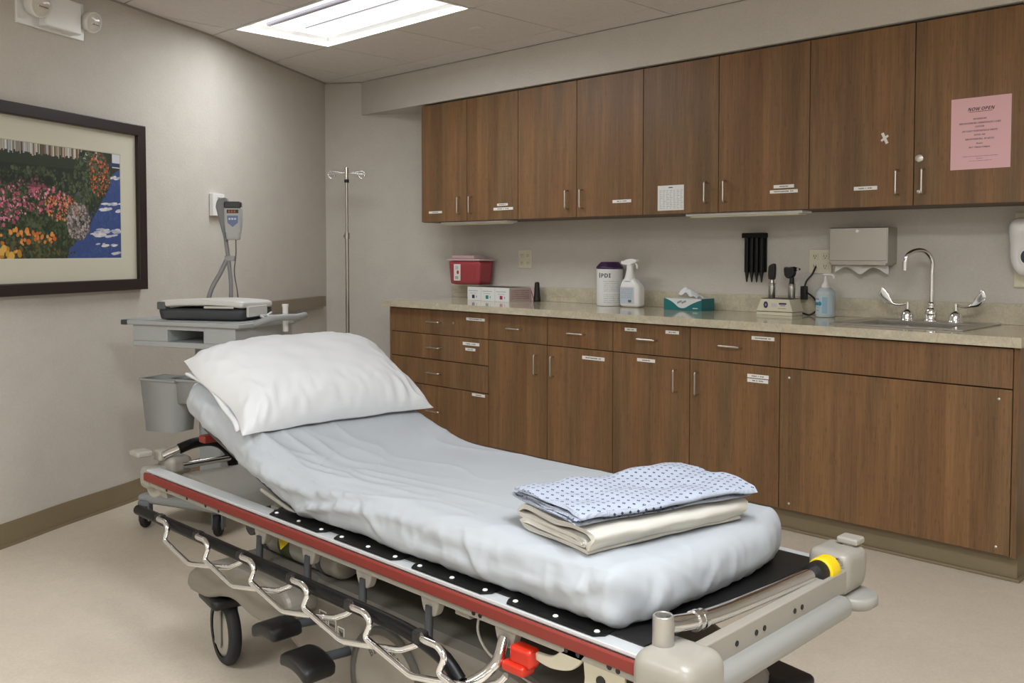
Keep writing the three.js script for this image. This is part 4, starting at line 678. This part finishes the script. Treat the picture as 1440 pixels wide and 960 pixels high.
  for (const x of [-2.3, -2.06, -1.82, -1.573, -1.334]) {
    obj('hinge_bracket', ext(smoothShape([[x - 0.03, 0.458], [x - 0.031, 0.435], [x - 0.02, 0.405], [x, 0.398], [x + 0.02, 0.405], [x + 0.031, 0.435], [x + 0.03, 0.458]]), 0.022, 0.004, -1.347), M.bedGrey, S);
    if (x < -1.5) obj('hinge_post', seg([x, 0.422, -1.326], [x, 0.35, -1.322], 0.010), M.darkGrey, S);
    else obj('hinge_post', tube([[x + 0.002, 0.42, -1.322], [x + 0.012, 0.38, -1.285], [x - 0.02, 0.345, -1.24], [x - 0.07, 0.335, -1.21]], 0.0125, { n: 30, rs: 12 }), M.chrome, S);
  }
  // release lever, linkage plate
  obj('lever_arm', ext(smoothShape([[-1.245, 0.405], [-1.2, 0.40], [-1.15, 0.412], [-1.12, 0.44], [-1.11, 0.462], [-1.16, 0.452], [-1.2, 0.424], [-1.245, 0.418]]), 0.012, 0.003, -1.33), std(0xc4bda9, 0.4), S);
  obj('lever_grip', [bx(-1.30, -1.24, 0.385, 0.425, -1.335, -1.30, 0.01), bx(-1.312, -1.25, 0.37, 0.392, -1.33, -1.29, 0.008)], M.redGloss, S);
  const lp = obj('linkage_plate', ext(shape([[-1.12, 0.46], [-1.02, 0.46], [-1.02, 0.36], [-1.12, 0.36], [-1.115, 0.41]]), 0.006, 0.001, -1.325), std(0xbcb59f, 0.45), S);
  for (const [x, y, r] of [[-1.075, 0.415, 0.011], [-1.055, 0.45, 0.006], [-1.035, 0.448, 0.005], [-1.05, 0.385, 0.008]]) obj('plate_hole', cyl(r, r, 0.002, x, y, -1.318, 'z', 12), M.black, lp);
  obj('brake_cable', tube([[-1.42, 0.46, -1.34], [-1.43, 0.40, -1.34], [-1.40, 0.365, -1.34], [-1.30, 0.345, -1.34], [-1.15, 0.31, -1.35]], 0.003, { n: 50, rs: 6 }), M.greyWarm, S);
  for (const x of [-2.86, -2.72, -2.6, -2.52, -1.42, -1.40, -1.16, -1.13]) obj('bolt_hole', cyl(0.005, 0.005, 0.002, x, 0.449, ZN - 0.0025, 'z', 10), M.black, S);
  // base hood
  const hood = ext(smoothShape([[-2.66, 0.19], [-2.67, 0.225], [-2.60, 0.268], [-2.48, 0.32], [-2.2, 0.335], [-1.7, 0.335], [-1.35, 0.33], [-1.15, 0.27], [-1.08, 0.225], [-1.10, 0.185], [-1.3, 0.19], [-1.42, 0.12], [-1.6, 0.06], [-1.95, 0.07], [-2.15, 0.12], [-2.28, 0.17], [-2.42, 0.205], [-2.5, 0.195]]), 0.62, 0.035, -1.97);
  const hd = obj('base_hood', hood, std(0x7c766c, 0.42), S);
  const bwt = canvasTex(512, 512, (c, w, h) => { c.fillStyle = '#857f75'; c.fillRect(0, 0, w, h); c.fillStyle = '#3b3733'; c.font = 'bold 52px sans-serif'; c.textAlign = 'center'; const s = 'BIG WHEEL'; for (let i = 0; i < s.length; i++) { c.save(); c.translate(256, 256); c.rotate(-0.72 + i * 0.18); c.fillText(s[i], 0, -165); c.restore(); } });
  obj('wheel_cover_ring', lathe([[0.122, 0], [0.122, 0.012], [0.14, 0.012], [0.14, 0]], 0, 0, 0, 48).rotateX(Math.PI / 2).translate(-1.757, 0.17, -1.352), std(0x4b4843, 0.5), S);
  const wc = new THREE.Mesh(new THREE.CircleGeometry(0.122, 48), std(0xffffff, 0.45, { map: bwt })); wc.name = 'wheel_cover'; wc.position.set(-1.757, 0.17, -1.343); wc.receiveShadow = true; S.add(wc);
  const inst = canvasTex(160, 96, (c, w, h) => { c.fillStyle = '#7c766c'; c.fillRect(0, 0, w, h); c.strokeStyle = '#d8d4ca'; c.lineWidth = 4; c.strokeRect(6, 6, 40, 60); c.strokeRect(60, 20, 44, 40); c.strokeRect(116, 34, 36, 52); c.fillStyle = '#2b2825'; c.beginPath(); c.moveTo(14, 14); c.lineTo(34, 14); c.lineTo(24, 30); c.fill(); c.fillRect(12, 44, 30, 10); c.fillRect(66, 36, 32, 8); c.beginPath(); c.moveTo(122, 44); c.lineTo(146, 50); c.lineTo(140, 76); c.fill(); });
  const ip = new THREE.Mesh(new THREE.PlaneGeometry(0.12, 0.072), std(0xffffff, 0.5, { map: inst })); ip.name = 'instruction_print'; ip.position.set(-1.99, 0.245, -1.3495); S.add(ip);
  obj('hood_stripe', bx(-2.19, -2.06, 0.285, 0.291, -1.351, -1.3485), M.red, S);
  obj('hood_arm', ext(smoothShape([[-2.60, 0.205], [-2.625, 0.222], [-2.605, 0.262], [-2.54, 0.295], [-2.42, 0.335], [-2.25, 0.345], [-2.1, 0.335], [-2.06, 0.28], [-2.14, 0.235], [-2.24, 0.222], [-2.34, 0.242], [-2.42, 0.232], [-2.5, 0.208]]), 0.14, 0.012, -1.405), std(0x7c766c, 0.42), S);
  // casters
  for (const [x, z] of [[-2.5, -1.325], [-2.5, -2.0], [-1.14, -1.36], [-1.09, -1.99]]) {
    const k = sub('caster', S, [x, 0, z], R(-10));
    obj('caster_hood', [soft(0.15, 0.035, 0.12, 0.016, 10, 5, 8, (p) => { p.y += 0.2; })], M.black, k, { raw: true });
    obj('tyre', lathe([[0.075, -0.017], [0.092, -0.017], [0.1, -0.008], [0.1, 0.008], [0.092, 0.017], [0.075, 0.017]], 0, 0, 0, 36).rotateZ(Math.PI / 2).rotateY(R(90)).translate(0, 0.1, 0), M.rubber, k);
    obj('wheel_disc', [lathe([[0, -0.02], [0.06, -0.018], [0.078, -0.012], [0.078, 0.012], [0.06, 0.018], [0, 0.02]], 0, 0, 0, 36).rotateZ(Math.PI / 2).rotateY(R(90)).translate(0, 0.1, 0)], std(0x9b968c, 0.45), k);
    obj('fork', [bx(-0.02, 0.03, 0.06, 0.2, 0.021, 0.028, 0.003), bx(-0.02, 0.03, 0.06, 0.2, -0.028, -0.021, 0.003)], std(0x8e897f, 0.45), k);
  }
  // foot pedals
  const pedal = (x, y, z, w, a) => obj('foot_pedal', [soft(w, 0.035, 0.09, 0.012, 12, 4, 6, (p) => { p.y += 0.01 * Math.cos(p.x * 30); }).rotateZ(a).translate(x, y, z)].map((g) => { g.computeVertexNormals(); return g; })[0], M.black, S, { raw: true });
  pedal(-2.066, 0.25, -1.235, 0.11, R(8)); pedal(-1.91, 0.215, -1.225, 0.12, R(-8));
  obj('pedal_arm', seg([-2.066, 0.255, -1.24], [-2.06, 0.24, -1.4], 0.012), M.darkGrey, S); obj('pedal_arm', seg([-1.91, 0.22, -1.23], [-1.92, 0.2, -1.4], 0.012), M.darkGrey, S);
  // lift columns
  obj('lift_column', [cyl(0.075, 0.06, 0.12, -2.35, 0.38, -1.67), cyl(0.075, 0.06, 0.12, -1.55, 0.38, -1.67), cyl(0.055, 0.055, 0.06, -2.35, 0.45, -1.67), cyl(0.055, 0.055, 0.06, -1.55, 0.45, -1.67)], M.bedGrey, S);
  obj('under_tray', [bx(-2.5, -1.35, 0.425, 0.44, -1.95, -1.4, 0.004)], std(0x39362f, 0.6), S);
  // oxygen bottle lying under the deck
  const O = thing('oxygen_cylinder', 'grey oxygen cylinder with a green and yellow label lying under the deck', 'gas cylinder', [0, 0, 0]);
  obj('bottle', lathe([[0, 0], [0.04, 0.002], [0.05, 0.02], [0.05, 0.34], [0.04, 0.385], [0.02, 0.405], [0.018, 0.42], [0, 0.42]], 0, 0, 0, 28).rotateZ(Math.PI / 2).translate(-2.02, 0.388, -1.43), std(0x8e8a80, 0.4), O);
  obj('label_band', cyl(0.0506, 0.0506, 0.06, -2.27, 0.388, -1.43, 'x', 28), std(0x39451f, 0.5), O);
  obj('diamond_mark', cb(0.036, 0.036, 0.002, 0, 0, 0).rotateZ(R(45)).rotateX(R(-20)).translate(-2.27, 0.402, -1.381), M.yellow, O);
  obj('valve', [cyl(0.016, 0.016, 0.03, -2.45, 0.388, -1.43, 'x', 12), bx(-2.49, -2.455, 0.36, 0.43, -1.445, -1.415, 0.005)], M.steel, O);
  obj('regulator', [cyl(0.03, 0.03, 0.02, -2.475, 0.4, -1.405, 'z', 20)], M.darkGrey, O);
  for (const x of [-2.1, -2.38]) obj('cradle_strap', lathe([[0.0505, -0.012], [0.0535, -0.012], [0.0535, 0.012], [0.0505, 0.012]], 0, 0, 0, 28).rotateZ(Math.PI / 2).translate(x, 0.388, -1.43), M.darkGrey, S);
  obj('cradle', [bx(-2.12, -2.08, 0.425, 0.47, -1.44, -1.42), bx(-2.40, -2.36, 0.425, 0.47, -1.44, -1.42)], M.bedGrey, S);
}

// ---------------------------------------------------------------- mattress, sheet, pillow, linen
const bedPath = (() => { // centre line of the mattress: s from the foot to the head
  const A = R(18), pts = []; let x = -1.03, y = 0.556; const ds = 0.01; let s = 0;
  for (let i = 0; i <= 200; i++) { const a = A * sstep(0.98, 1.30, s); pts.push([x, y, a]); x -= Math.cos(a) * ds; y += Math.sin(a) * ds; s += ds; }
  return (q, o) => { const f = clamp(q / ds, -6, 199.9), i = clamp(Math.floor(f), 0, 199), t = f - i, a = pts[i], b = pts[Math.min(200, i + 1)], an = a[2] + (b[2] - a[2]) * t; return [a[0] + (b[0] - a[0]) * t + o * Math.sin(an), a[1] + (b[1] - a[1]) * t + o * Math.cos(an)]; };
})();
{
  const ZC = -1.668;
  const bend = (p, s0) => { const [x, y] = bedPath(p.x + s0, p.y); p.x = x; p.y = y; p.z += ZC; };
  const core = soft(1.78, 0.098, 0.60, 0.03, 90, 4, 16, (p) => { bend(p, 0.92); });
  tag(obj('mattress', core, M.mattress, scene, { raw: true }), 'thin white stretcher mattress showing at the raised head end', 'mattress');
  const L = 1.79;
  const sh = soft(L, 0.118, 0.638, 0.046, 300, 12, 110, (p, n) => {
    const s = p.x + L / 2, z = p.z, side = 1 - Math.abs(n.y), near = sstep(0.0, 0.3, z), top = sstep(0.3, 0.9, n.y);
    // foot corners rounded in plan
    const ex = clamp((p.x + L / 2) / 0.10, 0, 1), cr = sstep(0.16, 0.32, Math.abs(z)); p.x += (1 - ex) * cr * 0.035;
    let d = 0;
    // long soft folds along the near edge, strongest by the bend
    const bendK = Math.exp(-(((s - 1.12) / 0.34) ** 2));
    const q = z - p.y * 1.2, w1 = Math.pow(clamp(ridge(noise(s * 2.2 + q * 6, q * 13 - s * 3.2, 1.7)), 0, 1), 1.7); d += (0.007 + 0.017 * bendK) * w1 * near * (0.45 + 0.55 * side);
    const w2 = Math.pow(clamp(ridge(noise(s * 5 - q * 10, q * 22 + s * 6, 4.2)), 0, 1), 3); d += 0.006 * w2 * sstep(0.12, 0.3, z) * (0.25 + 0.75 * bendK) * (0.3 + 0.7 * side); const w3 = Math.pow(clamp(ridge(noise(s * 2.1 - z * 2.6, z * 3.4 + s * 2.6, 14.2)), 0, 1), 8); d += 0.0035 * w3 * top * (0.4 + 0.6 * sstep(0.6, 1.2, s));
    d += 0.003 * noise(s * 4, z * 5, 9) * top + 0.0009 * ridge(noise(s * 5 + z * 9, z * 5 - s * 3, 12)) * top * sstep(0.7, 1.3, s);
    // creases in the sides and tuck pleats at the foot corner
    d += side * (0.004 * noise(s * 12, p.y * 14, z * 12) + 0.003 * ridge(noise(s * 22, p.y * 8, z * 22)));
    const foot = sstep(0.10, 0.0, s);
    const low = sstep(0.045, 0.0, p.y);
    d += 0.012 * crease(z - 0.225 + p.y * 0.35, 0.03) * foot * side * low + 0.011 * crease(0.12 - p.y * 0.3 - s, 0.03) * near * side * low + 0.005 * crease(z - 0.05 + p.y * 0.8, 0.02) * foot * side * low;
    for (const [a, b, k] of [[0.42, 0.9, 0.007], [0.60, -1.1, 0.006], [0.78, 1.3, 0.007], [0.93, -0.9, 0.006]]) d += k * crease(s - a - p.y * b, 0.03) * near * side;
    p.addScaledVector(n, d);
    if (p.y < -0.04) p.y += 0.007 * noise(s * 10, z * 10, 2) + 0.004 * noise(s * 31, z * 31, 5) * (n.x < -0.3 ? 1.8 : 1);
    p.z *= 1 + 0.012 * near * sstep(0.02, -0.05, p.y);
    bend(p, L / 2);
  });
  const so = obj('fitted_sheet', sh, M.sheet, scene, { raw: true }); tag(so, 'wrinkled white fitted sheet over the stretcher mattress', 'bed sheet');

  // pillow: puffed cushion with pointed corners, in the plane of the back section
  const A = R(18), nu = 70, nv = 90, pos = [], idx = [];
  const a = 0.225, b = 0.335, T = 0.135, B = 0.03;
  const at = (u, v, up) => {
    const e = Math.pow(Math.max(0, 1 - Math.pow(Math.abs(u), 3.2)), 0.62) * Math.pow(Math.max(0, 1 - Math.pow(Math.abs(v), 3.6)), 0.62);
    let h = up ? T * e : -B * e;
    const pinchU = 1 - 0.06 * (1 - v * v) * u * u, pinchV = 1 - 0.05 * (1 - u * u) * v * v;
    if (up) { h += 0.008 * noise(u * 1.6, v * 1.8, 3) * e; const edge = sstep(0.35, 0.95, Math.abs(u)) + sstep(0.5, 0.95, Math.abs(v)); h += (0.006 * ridge(noise(u * 3, v * 8, 6)) + 0.004 * noise(v * 12, u * 5, 2)) * edge * sstep(0, 0.25, e); h -= 0.014 * sstep(-0.15, 0.2, 0.2 - Math.abs(v - 0.05)) * 0.0; }
    const s = u * a * pinchU, z = v * b * pinchV + 0.01 * Math.sin(u * 4) * v;
    return [s, h + 0.004 * noise(u * 4, v * 4, 8), z];
  };
  for (const up of [1, 0]) for (let j = 0; j <= nv; j++) for (let i = 0; i <= nu; i++) pos.push(...at(Math.sin((i / nu - 0.5) * Math.PI), Math.sin((j / nv - 0.5) * Math.PI), up));
  const st = nu + 1, off = st * (nv + 1);
  for (let j = 0; j < nv; j++) for (let i = 0; i < nu; i++) { const k = j * st + i; idx.push(k, k + st, k + 1, k + 1, k + st, k + st + 1); const m = k + off; idx.push(m, m + 1, m + st, m + 1, m + st + 1, m + st); }
  let pg = new THREE.BufferGeometry(); pg.setAttribute('position', new THREE.Float32BufferAttribute(pos, 3)); pg.setIndex(idx); pg = mergeVertices(pg, 1e-5); pg.computeVertexNormals();
  const PL = thing('pillow', 'plump white pillow on the raised head of the stretcher', 'pillow', [0, 0, 0]);
  const pc = obj('pillowcase', pg, M.pillow, PL, { raw: true });
  // local x runs up the bed (foot to head), so flip to world
  const [px, py] = bedPath(1.585, 0.093);
  PL.position.set(px, py, -1.665); PL.rotation.order = 'YZX'; PL.rotation.set(0, Math.PI + R(-2), A + R(5), 'YZX');
  // open hem of the case on the near side
  const hem = soft(0.36, 0.012, 0.05, 0.004, 30, 2, 6, (p) => { const u = p.x / 0.18; p.z -= 0.295 + 0.02 * u * u; p.y += -0.016 + 0.006 * Math.sin(u * 5 + p.z * 40) + 0.006 * (1 - u * u); });
  obj('case_hem', hem, M.pillow, PL, { raw: true });
}
// a folded cloth: a ribbon path in (x, y) swept through depth
function folded(path, thick, depth, wob, taper = () => 0) {
  const c = new THREE.CatmullRomCurve3(path.map(([x, y]) => V(x, y, 0)), false, 'centripetal'), n = path.length * 9, m = 36, pos = [], idx = [];
  const P = c.getSpacedPoints(n), prof = [];
  const nrm = P.map((p, i) => { const q = P[Math.min(n, i + 1)], o = P[Math.max(0, i - 1)], d = q.clone().sub(o).normalize(); return V(-d.y, d.x, 0); });
  for (let i = 0; i <= n; i++) prof.push(P[i].clone().addScaledVector(nrm[i], thick / 2));
  const e1 = P[n].clone().sub(P[n - 1]).normalize(); prof.push(P[n].clone().addScaledVector(e1, thick / 2));
  for (let i = n; i >= 0; i--) prof.push(P[i].clone().addScaledVector(nrm[i], -thick / 2));
  const e0 = P[0].clone().sub(P[1]).normalize(); prof.push(P[0].clone().addScaledVector(e0, thick / 2));
  const k = prof.length;
  for (let j = 0; j <= m; j++) { const t = j / m - 0.5; for (let i = 0; i < k; i++) { const p = prof[i], w = wob(p.x, p.y, t, i / k); pos.push(p.x + w[0], p.y + w[1], t * depth + w[2]); } }
  for (let j = 0; j < m; j++) for (let i = 0; i < k; i++) { const a = j * k + i, b = j * k + (i + 1) % k; idx.push(a, b, a + k, b, b + k, a + k); }
  let g = new THREE.BufferGeometry(); g.setAttribute('position', new THREE.Float32BufferAttribute(pos, 3)); g.setIndex(idx); g.computeVertexNormals();
  // end faces
  const s = shape(prof.map((p) => [p.x, p.y])), ends = [-0.5, 0.5].map((t) => { const e = new THREE.ShapeGeometry(s); const q = e.attributes.position; for (let i = 0; i < q.count; i++) { const x = q.getX(i), y = q.getY(i), w = wob(x, y, t, 0); q.setXYZ(i, x + w[0], y + w[1], t * depth + w[2]); } if (t < 0) { const ix = e.index.array; for (let i = 0; i < ix.length; i += 3) { const h = ix[i]; ix[i] = ix[i + 1]; ix[i + 1] = h; } } e.computeVertexNormals(); return e; });
  return mergeGeometries([g, ...ends].map(plain));
}
{
  const wob = (x, y, t) => [0.008 * noise(t * 5, y * 60, 1) + 0.02 * t * 0, 0.004 * noise(x * 9, t * 4, 5) * (y > 0.008 ? 1 : 0.15) + 0.002 * noise(x * 20, t * 9, 2) * (y > 0.008 ? 1 : 0), 0.01 * noise(x * 8, y * 90, 7)];
  const bp = [[0.105, 0.006], [0.0, 0.006], [-0.10, 0.0065], [-0.118, 0.012], [-0.10, 0.0185], [-0.02, 0.018], [0.085, 0.0185], [0.103, 0.0225], [0.085, 0.0275], [0.0, 0.0275], [-0.085, 0.029], [-0.108, 0.026], [-0.127, 0.030], [-0.117, 0.044], [-0.08, 0.0475], [0.0, 0.0455], [0.10, 0.0455], [0.124, 0.037], [0.118, 0.026], [0.109, 0.0135]];
  const bl = obj('folded_blanket', folded(bp, 0.0095, 0.435, wob), M.blanket, scene);
  bl.position.set(-1.222, 0.619, -1.612); bl.rotation.y = R(-11); tag(bl, 'cream white blanket folded in layers on the foot of the stretcher', 'blanket');
  const gownTex = dataTex(256, 256, (u, v) => { const cx = (u * 8) % 1 - 0.5, row = Math.floor(v * 8), cy = (v * 8) % 1 - 0.5, sh = row % 2 ? 0.5 : 0, dx = ((u * 8 + sh) % 1) - 0.5, d = Math.abs(dx) + Math.abs(cy); const big = row % 2 === 0; const dot = big ? d < 0.24 && d > 0.07 : d < 0.19; const n = 0.98 + 0.04 * noise(u * 40, v * 40, 1); return dot ? [44, 54, 84] : [172 * n, 179 * n, 193 * n]; }, { size: [0.15, 0.15] });
  const gp = [[0.122, 0.003], [0.02, 0.0035], [-0.10, 0.004], [-0.148, 0.0065], [-0.11, 0.0125], [0.0, 0.0115], [0.10, 0.0125], [0.129, 0.0165], [0.10, 0.0225], [-0.02, 0.022], [-0.09, 0.0265], [-0.118, 0.0245]];
  const gw = (x, y, t) => [0.012 * noise(t * 4, y * 80, 3) + (y < 0.008 ? -0.006 : 0.0), 0.011 * noise(x * 9 + 3, t * 3.4, 8) * sstep(0, 0.006, y) + 0.004 * noise(x * 24, t * 8, 4) * sstep(0, 0.006, y) + 0.006 * sstep(0.02, 0.5, t) * sstep(0.09, -0.12, x) * 0.5, 0.018 * noise(x * 7, y * 160, 2)];
  const go = obj('folded_gown', folded(gp, 0.005, 0.47, gw), std(0xffffff, 0.9, { map: gownTex }), scene);
  go.position.set(-1.225, 0.6755, -1.618); go.rotation.y = R(-15); tag(go, 'pale blue patient gown with a dark dot print folded on the blanket', 'gown');
}

renderer.render(scene, camera);
